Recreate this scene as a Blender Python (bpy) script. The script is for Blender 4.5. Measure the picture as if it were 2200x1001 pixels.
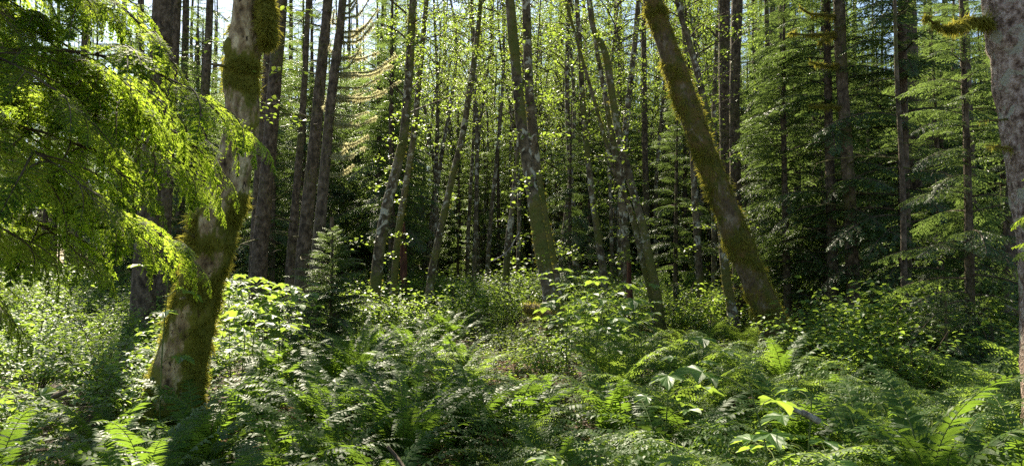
import bpy, math
import numpy as np
from mathutils import Vector, Matrix

for o in list(bpy.data.objects):
    bpy.data.objects.remove(o)
C = bpy.context.scene
R = math.radians

# ------------------------------------------------------------------ camera, sky, sun, exposure
CAM_Z = 1.6
FPX = 1571.0                       # focal length in photo pixels (photo 2200 wide)
PITCH = R(2.2)
cam = bpy.data.cameras.new('camera')
cam.lens = 36 * FPX / 2200
cam.sensor_width = 36
cam.sensor_fit = 'HORIZONTAL'
cam.clip_start = 0.05
cam.clip_end = 1000
co = bpy.data.objects.new('camera', cam)
C.collection.objects.link(co)
co.location = (0, 0, CAM_Z)
co.rotation_euler = (R(90) + PITCH, 0, 0)
C.camera = co

SUN_EL, SUN_AZ = R(42), R(-22)     # azimuth measured from +Y towards +X
w = bpy.data.worlds.new('World')
C.world = w
w.use_nodes = True
nt = w.node_tree
sky = nt.nodes.new('ShaderNodeTexSky')
sky.sky_type = 'NISHITA'
sky.sun_disc = False
sky.sun_elevation = SUN_EL
sky.sun_rotation = SUN_AZ
sky.air_density = 1.0
sky.dust_density = 0.6
sky.ozone_density = 0.6
bg = nt.nodes['Background']
bg.inputs['Strength'].default_value = 0.055
nt.links.new(sky.outputs['Color'], bg.inputs['Color'])

sl = bpy.data.lights.new('sun', 'SUN')
sl.energy = 5.0
sl.angle = R(0.53)
sl.color = (1.0, 0.90, 0.70)
so = bpy.data.objects.new('sun', sl)
C.collection.objects.link(so)
SV = Vector((math.sin(SUN_AZ) * math.cos(SUN_EL), math.cos(SUN_AZ) * math.cos(SUN_EL), math.sin(SUN_EL)))
so.rotation_euler = SV.to_track_quat('Z', 'Y').to_euler()
so.location = (-6, 20, 30)

C.view_settings.view_transform = 'Standard'
C.view_settings.look = 'None'
C.view_settings.exposure = 1.95
C.view_settings.gamma = 1.0
C.cycles.max_bounces = 8
C.cycles.diffuse_bounces = 4
C.cycles.glossy_bounces = 2
C.cycles.transmission_bounces = 4
C.cycles.sample_clamp_indirect = 4.0
C.cycles.use_denoising = False


def ground_far(d, px, py):
    """world point seen at photo pixel (px,py) at forward distance d"""
    u = (px - 1100) / FPX
    v = (500.5 - py) / FPX
    dy = math.cos(PITCH) - v * math.sin(PITCH)
    dz = math.sin(PITCH) + v * math.cos(PITCH)
    s = d / dy
    return np.array([u * s, d, CAM_Z + dz * s])
P = ground_far

# ------------------------------------------------------------------ numpy helpers
rng = np.random.default_rng(11)
_tab = np.random.default_rng(5).random(4096)


def vnoise(p, seed=0):
    p = np.asarray(p, float)
    i = np.floor(p).astype(np.int64)
    f = p - i
    f = f * f * (3 - 2 * f)
    def h(dx, dy, dz):
        k = (i[..., 0] + dx) * 73856093 ^ (i[..., 1] + dy) * 19349663 ^ (i[..., 2] + dz) * 83492791 ^ (seed * 2654435)
        return _tab[k & 4095]
    x0 = h(0, 0, 0) * (1 - f[..., 0]) + h(1, 0, 0) * f[..., 0]
    x1 = h(0, 1, 0) * (1 - f[..., 0]) + h(1, 1, 0) * f[..., 0]
    x2 = h(0, 0, 1) * (1 - f[..., 0]) + h(1, 0, 1) * f[..., 0]
    x3 = h(0, 1, 1) * (1 - f[..., 0]) + h(1, 1, 1) * f[..., 0]
    y0 = x0 * (1 - f[..., 1]) + x1 * f[..., 1]
    y1 = x2 * (1 - f[..., 1]) + x3 * f[..., 1]
    return y0 * (1 - f[..., 2]) + y1 * f[..., 2]


def fbm(p, seed=0, octv=4):
    a, s, t = 1.0, 0.0, 0.0
    for k in range(octv):
        s = s + a * vnoise(np.asarray(p) * (2 ** k), seed + k)
        t += a
        a *= 0.5
    return s / t - 0.5


def gz(x, y):
    x = np.asarray(x, float); y = np.asarray(y, float)
    p = np.stack([x * 0.22, y * 0.22, 0 * x], -1)
    z = 0.55 * fbm(p, 3, 3)
    q = np.stack([x * 1.3, y * 1.3, 0 * x], -1)
    z = z + 0.10 * fbm(q, 9, 3)
    d = np.abs(x - path_x(y))
    z = z - 0.10 * np.exp(-(d / 0.6) ** 2)
    return z


def path_x(y):
    return -0.15 - 0.12 * np.sin(np.asarray(y, float) * 0.28)


class G:
    """geometry accumulator"""
    def __init__(s):
        s.v = []; s.f = []; s.a = []; s.m = []; s.n = 0

    def add(s, v, faces, a=0.5, m=0.0, mat=0):
        v = np.asarray(v, float).reshape(-1, 3)
        n = len(v)
        s.v.append(v)
        s.a.append(np.broadcast_to(np.asarray(a, float), (n,)))
        s.m.append(np.broadcast_to(np.asarray(m, float), (n,)))
        for f in faces:
            f = np.asarray(f, np.int64)
            if len(f):
                s.f.append((f + s.n, mat))
        s.n += n
        return s

    def inst(s, t, Rm, T, a=None, mat=None, m=None):
        """add N copies of template G t with 3x3 matrices Rm (columns=axes) and translations T"""
        tv, tf, ta, tm = t.pack()
        N, n = len(T), len(tv)
        if N == 0:
            return s
        v = np.einsum('nij,kj->nki', Rm, tv) + T[:, None, :]
        aa = np.repeat(a, n) if a is not None else np.tile(ta, N)
        mm = np.repeat(m, n) if m is not None else np.tile(tm, N)
        s.v.append(v.reshape(-1, 3)); s.a.append(aa); s.m.append(mm)
        off = (np.arange(N) * n + s.n)
        for f, mt in tf:
            s.f.append(((f[None] + off[:, None, None]).reshape(-1, f.shape[1]), mt if mat is None else mat))
        s.n += N * n
        return s

    def pack(s):
        return (np.concatenate(s.v), s.f, np.concatenate(s.a), np.concatenate(s.m))

    def mesh(s, name, mats, smooth=False):
        v, fs, a, m = s.pack()
        me = bpy.data.meshes.new(name)
        me.vertices.add(len(v))
        me.vertices.foreach_set('co', v.astype(np.float32).ravel())
        idx = np.concatenate([f.ravel() for f, _ in fs])
        cnt = np.concatenate([np.full(len(f), f.shape[1]) for f, _ in fs])
        mi = np.concatenate([np.full(len(f), mt) for f, mt in fs])
        me.loops.add(len(idx))
        me.loops.foreach_set('vertex_index', idx.astype(np.int32))
        me.polygons.add(len(cnt))
        st = np.concatenate([[0], np.cumsum(cnt)[:-1]])
        me.polygons.foreach_set('loop_start', st.astype(np.int32))
        me.polygons.foreach_set('material_index', mi.astype(np.int32))
        me.polygons.foreach_set('use_smooth', np.full(len(cnt), smooth, dtype=bool))
        at = me.attributes.new('rnd', 'FLOAT', 'POINT')
        at.data.foreach_set('value', a.astype(np.float32))
        at = me.attributes.new('moss', 'FLOAT', 'POINT')
        at.data.foreach_set('value', m.astype(np.float32))
        for x in (mats if isinstance(mats, (list, tuple)) else [mats]):
            me.materials.append(x)
        me.update(calc_edges=True)
        me.validate()
        return me


def nrm(v):
    v = np.asarray(v, float)
    return v / np.maximum(np.linalg.norm(v, axis=-1, keepdims=True), 1e-9)


def basis(d, up, sx=1.0, sy=1.0, sz=1.0):
    """N matrices: Y axis along d, Z close to up, X = Y x Z, scaled"""
    d = nrm(d); up = np.broadcast_to(np.asarray(up, float), d.shape)
    x = np.cross(d, up)
    bad = np.linalg.norm(x, axis=-1) < 1e-4
    if bad.any():
        x[bad] = np.array([1.0, 0, 0])
    x = nrm(x)
    z = np.cross(x, d)
    sx, sy, sz = [np.broadcast_to(np.asarray(q, float), (len(d),)) for q in (sx, sy, sz)]
    return np.stack([x * sx[:, None], d * sy[:, None], z * sz[:, None]], -1)


def rot_about(v, k, ang):
    k = nrm(k); c = np.cos(ang)[..., None]; s = np.sin(ang)[..., None]
    return v * c + np.cross(k, v) * s + k * (np.sum(k * v, -1, keepdims=True)) * (1 - c)


def smooth_path(pts, step):
    pts = np.asarray(pts, float)
    p = np.vstack([2 * pts[0] - pts[1], pts, 2 * pts[-1] - pts[-2]])
    out = []
    for i in range(1, len(p) - 2):
        n = max(1, int(np.linalg.norm(p[i + 1][:3] - p[i][:3]) / step))
        t = np.linspace(0, 1, n, endpoint=False)[:, None]
        a, b, c, d = p[i - 1], p[i], p[i + 1], p[i + 2]
        out.append(0.5 * ((2 * b) + (-a + c) * t + (2 * a - 5 * b + 4 * c - d) * t ** 2 + (-a + 3 * b - 3 * c + d) * t ** 3))
    out.append(p[-2][None])
    return np.vstack(out)


def tube(g, pts, rad, seg=8, bump=None, a=0.5, mossf=None, mat=0, cap=False):
    """pts (n,3), rad (n,). bump(pos, nor, s) -> multiplicative radius change"""
    pts = np.asarray(pts, float); rad = np.broadcast_to(np.asarray(rad, float), (len(pts),))
    n = len(pts)
    d = nrm(np.gradient(pts, axis=0))
    ref = np.array([0.0, -1.0, 0.0]) if abs(d[0][1]) < 0.8 else np.array([1.0, 0, 0])
    x = nrm(np.cross(d, ref)); y = np.cross(d, x)
    th = np.linspace(0, 2 * np.pi, seg, endpoint=False)
    nor = x[:, None, :] * np.cos(th)[None, :, None] + y[:, None, :] * np.sin(th)[None, :, None]
    r = np.repeat(rad[:, None], seg, 1)
    pos = pts[:, None, :] + nor * r[..., None]
    if bump is not None:
        r = r * (1 + bump(pos, nor, r))
        pos = pts[:, None, :] + nor * r[..., None]
    i = np.arange(n - 1)[:, None] * seg; j = np.arange(seg)[None]; j2 = (j + 1) % seg
    q = np.stack([i + j, i + j2, i + seg + j2, i + seg + j], -1).reshape(-1, 4)
    m = mossf(pos, nor).ravel() if mossf is not None else 0.0
    fs = [q]
    v = pos.reshape(-1, 3)
    g.add(v, fs, a, m, mat)
    if cap:
        for ring, c in ((0, pts[0]), (n - 1, pts[-1])):
            rr = v[ring * seg:(ring + 1) * seg]
            vv = np.vstack([rr, c[None]])
            k = np.arange(seg)
            g.add(vv, [np.stack([k, (k + 1) % seg, np.full(seg, seg)], -1)], a, 0.0, mat)
    return pos, nor, m


# ------------------------------------------------------------------ materials
def mat_new(name):
    m = bpy.data.materials.new(name)
    m.use_nodes = True
    t = m.node_tree
    t.nodes.clear()
    return m, t, t.nodes, t.links


def ramp(N, stops):
    r = N.new('ShaderNodeValToRGB')
    e = r.color_ramp.elements
    while len(e) < len(stops):
        e.new(0.5)
    for k, (p, c) in enumerate(stops):
        e[k].position = p
        e[k].color = (c[0], c[1], c[2], 1)
    return r


def leaf_mat(name, cols, trans, tw=0.45, rough=0.45, spec=0.5, nscale=0.6):
    """cols: list of three albedo colours, trans: transmitted colour, tw: weight of translucency"""
    m, t, N, L = mat_new(name)
    out = N.new('ShaderNodeOutputMaterial')
    at = N.new('ShaderNodeAttribute'); at.attribute_name = 'rnd'
    tc = N.new('ShaderNodeTexCoord')
    no = N.new('ShaderNodeTexNoise'); no.inputs['Scale'].default_value = nscale
    L.new(tc.outputs['Object'], no.inputs['Vector'])
    oi = N.new('ShaderNodeObjectInfo')
    m1 = N.new('ShaderNodeMath'); m1.operation = 'MULTIPLY_ADD'
    L.new(no.outputs['Fac'], m1.inputs[0]); m1.inputs[1].default_value = 0.5
    m2 = N.new('ShaderNodeMath'); m2.operation = 'MULTIPLY_ADD'
    L.new(oi.outputs['Random'], m2.inputs[0]); m2.inputs[1].default_value = 0.3; m2.inputs[2].default_value = -0.2
    L.new(m2.outputs[0], m1.inputs[2])
    m3 = N.new('ShaderNodeMath'); m3.operation = 'MULTIPLY_ADD'
    L.new(at.outputs['Fac'], m3.inputs[0]); m3.inputs[1].default_value = 0.7
    L.new(m1.outputs[0], m3.inputs[2])
    rp = ramp(N, [(0.15, cols[0]), (0.5, cols[1]), (0.92, cols[2])])
    L.new(m3.outputs[0], rp.inputs['Fac'])
    b = N.new('ShaderNodeBsdfPrincipled')
    L.new(rp.outputs['Color'], b.inputs['Base Color'])
    b.inputs['Roughness'].default_value = rough
    b.inputs['Specular IOR Level'].default_value = spec
    tr = N.new('ShaderNodeBsdfTranslucent')
    mx = N.new('ShaderNodeMix'); mx.data_type = 'RGBA'; mx.blend_type = 'MIX'
    mx.inputs[0].default_value = 0.65
    mul = N.new('ShaderNodeMix'); mul.data_type = 'RGBA'; mul.blend_type = 'MULTIPLY'; mul.inputs[0].default_value = 1.0
    sc = N.new('ShaderNodeVectorMath'); sc.operation = 'SCALE'; sc.inputs['Scale'].default_value = 3.0
    L.new(rp.outputs['Color'], sc.inputs[0])
    L.new(sc.outputs[0], mx.inputs[6]); mx.inputs[7].default_value = (*trans, 1)
    L.new(mx.outputs[2], tr.inputs['Color'])
    ms = N.new('ShaderNodeMixShader'); ms.inputs[0].default_value = tw
    L.new(b.outputs[0], ms.inputs[1]); L.new(tr.outputs[0], ms.inputs[2])
    L.new(ms.outputs[0], out.inputs['Surface'])
    return m


def bark_mat(name, c0, c1, c2, moss=(0.085, 0.10, 0.018), moss2=(0.13, 0.115, 0.03), lichen=0.0, zs=0.35, sc=9.0, bump=0.5, flecks=0.0, mossbias=0.0):
    m, t, N, L = mat_new(name)
    out = N.new('ShaderNodeOutputMaterial')
    b = N.new('ShaderNodeBsdfPrincipled')
    tc = N.new('ShaderNodeTexCoord')
    mp = N.new('ShaderNodeMapping'); mp.inputs['Scale'].default_value = (1, 1, zs)
    L.new(tc.outputs['Object'], mp.inputs['Vector'])
    n1 = N.new('ShaderNodeTexNoise'); n1.inputs['Scale'].default_value = sc; n1.inputs['Detail'].default_value = 6; n1.inputs['Roughness'].default_value = 0.65
    L.new(mp.outputs[0], n1.inputs['Vector'])
    rp = ramp(N, [(0.36, c0), (0.50, c1), (0.64, c2)])
    L.new(n1.outputs['Fac'], rp.inputs['Fac'])
    col = rp.outputs['Color']
    n2 = N.new('ShaderNodeTexNoise'); n2.inputs['Scale'].default_value = sc * 3.2; n2.inputs['Detail'].default_value = 4
    L.new(mp.outputs[0], n2.inputs['Vector'])
    if lichen > 0:
        n3 = N.new('ShaderNodeTexNoise'); n3.inputs['Scale'].default_value = 7.0; n3.inputs['Detail'].default_value = 3; n3.inputs['Distortion'].default_value = 0.6
        L.new(tc.outputs['Object'], n3.inputs['Vector'])
        r3 = ramp(N, [(0.62 - lichen * 0.12, (0, 0, 0)), (0.66 - lichen * 0.12, (1, 1, 1))])
        L.new(n3.outputs['Fac'], r3.inputs['Fac'])
        mx = N.new('ShaderNodeMix'); mx.data_type = 'RGBA'
        L.new(r3.outputs['Color'], mx.inputs[0]); L.new(col, mx.inputs[6]); mx.inputs[7].default_value = (0.40, 0.38, 0.29, 1)
        col = mx.outputs[2]
    if flecks > 0:
        m2 = N.new('ShaderNodeMapping'); m2.inputs['Scale'].default_value = (1, 1, 0.55)
        L.new(tc.outputs['Object'], m2.inputs['Vector'])
        n4 = N.new('ShaderNodeTexNoise'); n4.inputs['Scale'].default_value = 30.0; n4.inputs['Detail'].default_value = 5; n4.inputs['Distortion'].default_value = 0.8
        L.new(m2.outputs[0], n4.inputs['Vector'])
        r4 = ramp(N, [(0.60, (0, 0, 0)), (0.66, (1, 1, 1))])
        L.new(n4.outputs['Fac'], r4.inputs['Fac'])
        n5 = N.new('ShaderNodeTexNoise'); n5.inputs['Scale'].default_value = 7.0
        L.new(tc.outputs['Object'], n5.inputs['Vector'])
        r5 = ramp(N, [(0.42, (0, 0, 0)), (0.55, (1, 1, 1))])
        L.new(n5.outputs['Fac'], r5.inputs['Fac'])
        mm = N.new('ShaderNodeMath'); mm.operation = 'MULTIPLY'
        L.new(r4.outputs['Color'], mm.inputs[0]); L.new(r5.outputs['Color'], mm.inputs[1])
        mx = N.new('ShaderNodeMix'); mx.data_type = 'RGBA'
        L.new(mm.outputs[0], mx.inputs[0]); L.new(col, mx.inputs[6]); mx.inputs[7].default_value = (0.035, 0.022, 0.012, 1)
        col = mx.outputs[2]
    at = N.new('ShaderNodeAttribute'); at.attribute_name = 'moss'
    ad = N.new('ShaderNodeMath'); ad.operation = 'MULTIPLY_ADD'
    L.new(n2.outputs['Fac'], ad.inputs[0]); ad.inputs[1].default_value = 0.9
    L.new(at.outputs['Fac'], ad.inputs[2])
    rm = ramp(N, [(0.80 - mossbias, (0, 0, 0)), (1.0 - mossbias, (1, 1, 1))])
    L.new(ad.outputs[0], rm.inputs['Fac'])
    n6 = N.new('ShaderNodeTexNoise'); n6.inputs['Scale'].default_value = 6
    L.new(tc.outputs['Object'], n6.inputs['Vector'])
    r6 = ramp(N, [(0.35, moss), (0.65, moss2)])
    L.new(n6.outputs['Fac'], r6.inputs['Fac'])
    mx = N.new('ShaderNodeMix'); mx.data_type = 'RGBA'
    L.new(rm.outputs['Color'], mx.inputs[0]); L.new(col, mx.inputs[6]); L.new(r6.outputs['Color'], mx.inputs[7])
    L.new(mx.outputs[2], b.inputs['Base Color'])
    b.inputs['Roughness'].default_value = 0.85
    b.inputs['Specular IOR Level'].default_value = 0.25
    bp = N.new('ShaderNodeBump'); bp.inputs['Strength'].default_value = min(1.0, bump * 1.3); bp.inputs['Distance'].default_value = 0.035
    av = N.new('ShaderNodeMath'); av.operation = 'ADD'
    L.new(n1.outputs['Fac'], av.inputs[0]); L.new(n2.outputs['Fac'], av.inputs[1])
    L.new(av.outputs[0], bp.inputs['Height'])
    L.new(bp.outputs[0], b.inputs['Normal'])
    L.new(b.outputs[0], out.inputs['Surface'])
    return m


M = {}
M['sword'] = leaf_mat('sword_fern_leaf', [(0.018, 0.048, 0.009), (0.036, 0.082, 0.014), (0.075, 0.125, 0.018)], (0.28, 0.42, 0.03), 0.40, 0.50, 0.16)
M['lady'] = leaf_mat('lady_fern_leaf', [(0.034, 0.078, 0.013), (0.066, 0.125, 0.022), (0.120, 0.180, 0.034)], (0.38, 0.50, 0.05), 0.45, 0.5, 0.20)
M['broad'] = leaf_mat('broad_leaf', [(0.026, 0.072, 0.016), (0.048, 0.112, 0.024), (0.095, 0.165, 0.030)], (0.44, 0.56, 0.05), 0.48, 0.46, 0.30)
M['cover'] = leaf_mat('ground_cover_leaf', [(0.026, 0.062, 0.014), (0.050, 0.105, 0.022), (0.110, 0.160, 0.034)], (0.42, 0.52, 0.05), 0.45, 0.5, 0.25)
M['alder'] = leaf_mat('alder_leaf', [(0.025, 0.060, 0.012), (0.060, 0.110, 0.020), (0.120, 0.165, 0.030)], (0.40, 0.52, 0.05), 0.45, 0.42, 0.5)
M['hemlock'] = leaf_mat('hemlock_needles', [(0.040, 0.085, 0.012), (0.075, 0.140, 0.018), (0.140, 0.205, 0.022)], (0.76, 0.90, 0.09), 0.70, 0.6, 0.3, 1.2)
M['conifer'] = leaf_mat('conifer_needles', [(0.015, 0.042, 0.014), (0.034, 0.074, 0.022), (0.072, 0.118, 0.032)], (0.32, 0.43, 0.08), 0.40, 0.45, 0.5)
M['mossfuzz'] = leaf_mat('moss_fuzz', [(0.06, 0.062, 0.010), (0.13, 0.13, 0.018), (0.21, 0.195, 0.03)], (0.50, 0.46, 0.07), 0.40, 0.8, 0.1, 3.0)
M['hangmoss'] = leaf_mat('hanging_moss', [(0.20, 0.19, 0.09), (0.30, 0.29, 0.15), (0.40, 0.38, 0.22)], (0.60, 0.55, 0.32), 0.55, 0.8, 0.1, 3.0)
M['deadfrond'] = leaf_mat('dead_frond', [(0.05, 0.028, 0.012), (0.11, 0.065, 0.028), (0.19, 0.12, 0.05)], (0.35, 0.2, 0.07), 0.3, 0.7, 0.2)
M['stem'] = bark_mat('green_stem', (0.05, 0.08, 0.02), (0.09, 0.12, 0.03), (0.14, 0.16, 0.05), bump=0.1)
M['twig'] = bark_mat('brown_twig', (0.03, 0.02, 0.012), (0.07, 0.05, 0.03), (0.12, 0.09, 0.06), bump=0.2)
M['alderbark'] = bark_mat('alder_bark', (0.032, 0.024, 0.013), (0.10, 0.076, 0.044), (0.22, 0.18, 0.115), lichen=0.45, zs=0.8, sc=7, bump=0.6)
M['heroleft'] = bark_mat('flaking_pale_bark', (0.035, 0.020, 0.009), (0.29, 0.205, 0.105), (0.60, 0.49, 0.29), moss=(0.10, 0.105, 0.012), moss2=(0.16, 0.15, 0.02), lichen=-0.5, zs=0.5, sc=8, bump=0.9, flecks=0.8)
M['heroright'] = bark_mat('mossy_alder_bark', (0.05, 0.035, 0.02), (0.12, 0.085, 0.045), (0.22, 0.18, 0.12), moss=(0.075, 0.080, 0.012), moss2=(0.13, 0.085, 0.025), lichen=-.3, zs=0.5, sc=9, bump=0.9)
M['spruce'] = bark_mat('scaly_conifer_bark', (0.030, 0.022, 0.014), (0.095, 0.070, 0.045), (0.19, 0.145, 0.10), zs=0.6, sc=13, bump=0.9)
M['pinkbark'] = bark_mat('pink_scaly_bark', (0.09, 0.055, 0.04), (0.31, 0.22, 0.17), (0.58, 0.47, 0.40), lichen=0.35, zs=0.8, sc=22, bump=1.0)
M['redwood'] = bark_mat('red_rotting_wood', (0.04, 0.016, 0.010), (0.11, 0.045, 0.026), (0.20, 0.09, 0.05), zs=0.15, sc=14, bump=0.8)
M['deadwood'] = bark_mat('grey_dead_wood', (0.10, 0.08, 0.06), (0.24, 0.20, 0.16), (0.42, 0.38, 0.32), zs=0.2, sc=20, bump=0.5)


def ground_mat():
    m, t, N, L = mat_new('forest_soil')
    out = N.new('ShaderNodeOutputMaterial'); b = N.new('ShaderNodeBsdfPrincipled')
    tc = N.new('ShaderNodeTexCoord')
    n = N.new('ShaderNodeTexNoise'); n.inputs['Scale'].default_value = 14; n.inputs['Detail'].default_value = 8; n.inputs['Roughness'].default_value = 0.7
    L.new(tc.outputs['Object'], n.inputs['Vector'])
    r = ramp(N, [(0.3, (0.018, 0.012, 0.007)), (0.5, (0.05, 0.033, 0.018)), (0.7, (0.10, 0.065, 0.035))])
    L.new(n.outputs['Fac'], r.inputs['Fac']); L.new(r.outputs['Color'], b.inputs['Base Color'])
    b.inputs['Roughness'].default_value = 0.95
    bp = N.new('ShaderNodeBump'); bp.inputs['Strength'].default_value = 0.8; bp.inputs['Distance'].default_value = 0.04
    L.new(n.outputs['Fac'], bp.inputs['Height']); L.new(bp.outputs[0], b.inputs['Normal'])
    L.new(b.outputs[0], out.inputs['Surface'])
    return m


M['soil'] = ground_mat()
M['litter'] = leaf_mat('dead_leaf_litter', [(0.06, 0.03, 0.015), (0.14, 0.075, 0.035), (0.24, 0.15, 0.08)], (0.3, 0.16, 0.06), 0.2, 0.7, 0.3)

# ------------------------------------------------------------------ object helpers
def link(name, me, parent=None, loc=(0, 0, 0), rot=(0, 0, 0), sc=1.0):
    o = bpy.data.objects.new(name, me)
    C.collection.objects.link(o)
    o.location = loc
    o.rotation_euler = rot
    o.scale = (sc, sc, sc) if np.isscalar(sc) else sc
    if parent is not None:
        o.parent = parent
    return o


def tag(o, label=None, cat=None, group=None, kind=None):
    if label: o['label'] = label
    if cat: o['category'] = cat
    if group: o['group'] = group
    if kind: o['kind'] = kind
    return o


def thing(name, label, cat, loc=(0, 0, 0), rz=0.0, group=None, sc=1.0):
    o = link(name, None, None, loc, (0, 0, rz), sc)
    o.empty_display_size = 0.2
    return tag(o, label, cat, group)


# ------------------------------------------------------------------ leaf templates
def T_pinna(w=1.0, droop=0.08):
    g = G()
    v = [(-.30 * w, 0, 0), (.40 * w, 0, 0), (-.5 * w, .35, .03), (.5 * w, .35, .03), (-.38 * w, .7, 0), (.38 * w, .7, 0), (.05 * w, 1, -droop), (0, 0, -.02)]
    g.add(v, [[(0, 1, 3, 2), (2, 3, 5, 4)], [(4, 5, 6)]])
    return g


def T_diamond():
    g = G()
    g.add([(0, 0, 0), (.5, .4, .05), (0, 1, -.08), (-.5, .4, .05)], [[(0, 1, 2, 3)]])
    return g


def T_leaf():
    g = G()
    v = [(0, 0, 0), (.42, .28, .09), (.40, .62, .07), (0, 1, -.10), (-.40, .62, .07), (-.42, .28, .09), (0, .35, 0), (0, .68, -.02)]
    g.add(v, [[(0, 1, 2, 6), (6, 2, 3, 7), (0, 6, 4, 5), (6, 7, 3, 4)]])
    return g


def T_maple(seed=0):
    """lobed palmate leaf, unit size, petiole joint at the origin, blade along +Y"""
    r = np.random.default_rng(seed)
    lobes = [(-125, .62), (-68, .85), (0, 1.0), (68, .85), (125, .62)]
    ang, rad = [], []
    for k, (a, l) in enumerate(lobes):
        for da, f in ((-24, .66), (-17, .80), (-11, .82), (-5, .95), (0, 1.0), (5, .95), (11, .82), (17, .80), (24, .66)):
            ang.append(a + da); rad.append(l * f * (1 + r.normal(0, .03)))
        if k < 4:
            ang.append((a + lobes[k + 1][0]) / 2); rad.append(.55)
    ang = np.radians(ang); rad = np.array(rad)
    x = np.sin(ang) * rad * .62; y = np.cos(ang) * rad * .62 + .22
    la = np.radians([q[0] for q in lobes])
    near = np.min(np.abs(ang[:, None] - la[None]), 1)
    z = -.10 * rad ** 2 + .08 * np.sin(near * 3.0) + r.normal(0, .012, len(x))
    c = np.array([[0, .16, .02]])
    g = G()
    n = len(x)
    mid = np.stack([x * .5, y * .5 + .09, z * .35 + .02], -1)
    v = np.vstack([np.stack([x, y, z], -1), mid, c])
    k = np.arange(n - 1)
    g.add(v, [np.stack([k, k + n, k + n + 1, k + 1], -1), np.stack([k + n, np.full(n - 1, 2 * n), k + n + 1], -1)])
    return g


TP, TD, TL = T_pinna(), T_diamond(), T_leaf()
TM = [T_maple(k) for k in range(3)]


def arc(L, a0, a1, n, power=1.0, side=0.0):
    """planar arch in YZ starting at origin, elevation angle a0 -> a1"""
    t = np.linspace(0, 1, n)
    a = a0 + (a1 - a0) * t ** power
    ds = L / (n - 1)
    y = np.concatenate([[0], np.cumsum(np.cos(a[:-1])) * ds]); z = np.concatenate([[0], np.cumsum(np.sin(a[:-1])) * ds])
    x = side * t ** 2 * L
    return np.stack([x, y, z], -1), t


def interp(pts, t):
    n = len(pts) - 1
    s = np.clip(t * n, 0, n - 1e-6); i = s.astype(int); f = (s - i)[:, None]
    return pts[i] * (1 - f) + pts[i + 1] * f, nrm(pts[i + 1] - pts[i])


def frond_sword(L, a0, a1, seed, npair=33, side=0.0, pl=.118, pw=.0235):
    r = np.random.default_rng(seed)
    pts, t = arc(L, a0, a1, 22, 1.3, side)
    g = G()
    tube(g, pts, 0.0042 * (1 - t * .8), 4, a=0.9, mat=1)
    tt = np.linspace(.10, .985, npair)
    tt = np.repeat(tt, 2) + r.normal(0, .003, npair * 2)
    sd = np.tile([1, -1], npair)
    p, d = interp(pts, np.clip(tt, 0, 1))
    x = nrm(np.cross(d, np.array([[0, 0, 1.0]])) + 1e-6)
    nz = np.cross(x, d)
    prof = np.minimum(1, (tt - .02) / .22) ** .7 * np.clip(1.04 - tt, 0, 1) ** .55 * 1.12
    ln = pl * L * prof * (1 + r.normal(0, .05, len(tt)))
    an = np.radians(76 - 30 * tt ** 2) + r.normal(0, .05, len(tt))
    dirs = x * (sd * np.sin(an))[:, None] + d * np.cos(an)[:, None] + nz * r.normal(-.12, .14, len(tt))[:, None]
    up = rot_about(nz, d, sd * r.normal(.12, .16, len(tt)))
    g.inst(TP, basis(dirs, up, pw * L * np.clip(prof + .15, 0, 1), ln, ln), p, a=np.clip(r.normal(.5, .15, len(tt)), 0, 1) * np.ones(len(tt)), mat=0)
    return g


def frond_lady(L, a0, a1, seed, npair=15, npin=8, side=0.0):
    """twice-divided lacy frond"""
    r = np.random.default_rng(seed)
    pts, t = arc(L, a0, a1, 20, 1.2, side)
    g = G()
    tube(g, pts, 0.0036 * (1 - t * .8), 3, a=0.9, mat=1)
    tt = np.repeat(np.linspace(.16, .98, npair), 2)
    sd = np.tile([1, -1], npair)
    p, d = interp(pts, tt)
    x = nrm(np.cross(d, np.array([[0, 0, 1.0]])) + 1e-6)
    nz = np.cross(x, d)
    prof = np.minimum(1, (tt - .08) / .26) ** .8 * np.clip(1.03 - tt, 0, 1) ** .7 * 1.3
    ln = 0.25 * L * prof * (1 + r.normal(0, .06, len(tt)))
    an = np.radians(72 - 25 * tt) + r.normal(0, .06, len(tt))
    d1 = nrm(x * (sd * np.sin(an))[:, None] + d * np.cos(an)[:, None] + nz * r.normal(-.10, .12, len(tt))[:, None])
    n1 = nrm(rot_about(nz, d, sd * r.normal(.15, .15, len(tt))))
    # pinnules
    q = np.repeat(np.linspace(.08, .98, npin), 2)
    s2 = np.tile([1, -1], npin)
    K, Q = len(tt), len(q)
    drop = -(q ** 2)[None, :, None] * np.array([0, 0, 1.0]) * (ln * .28)[:, None, None]
    pp = p[:, None] + d1[:, None] * (ln[:, None] * q[None])[..., None] + drop
    x1 = np.cross(d1, n1)
    l2 = ln[:, None] * .235 * (np.clip(1.06 - q, 0, 1) ** .6)[None]
    dir2 = x1[:, None] * s2[None, :, None] * .9 + d1[:, None] * .5 + n1[:, None] * r.normal(-.1, .15, (K, Q, 1))
    up2 = np.repeat(n1[:, None], Q, 1) + r.normal(0, .18, (K, Q, 3))
    l2f = l2.ravel()
    g.inst(TD, basis(dir2.reshape(-1, 3), up2.reshape(-1, 3), l2f * .62, l2f, l2f), pp.reshape(-1, 3), a=np.clip(r.normal(.5, .16, K * Q), 0, 1), mat=0)
    # thin pinna ribs
    g.inst(TD, basis(d1, n1, .004, ln, ln * .1), p, a=np.full(K, .8), mat=1)
    return g


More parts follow.
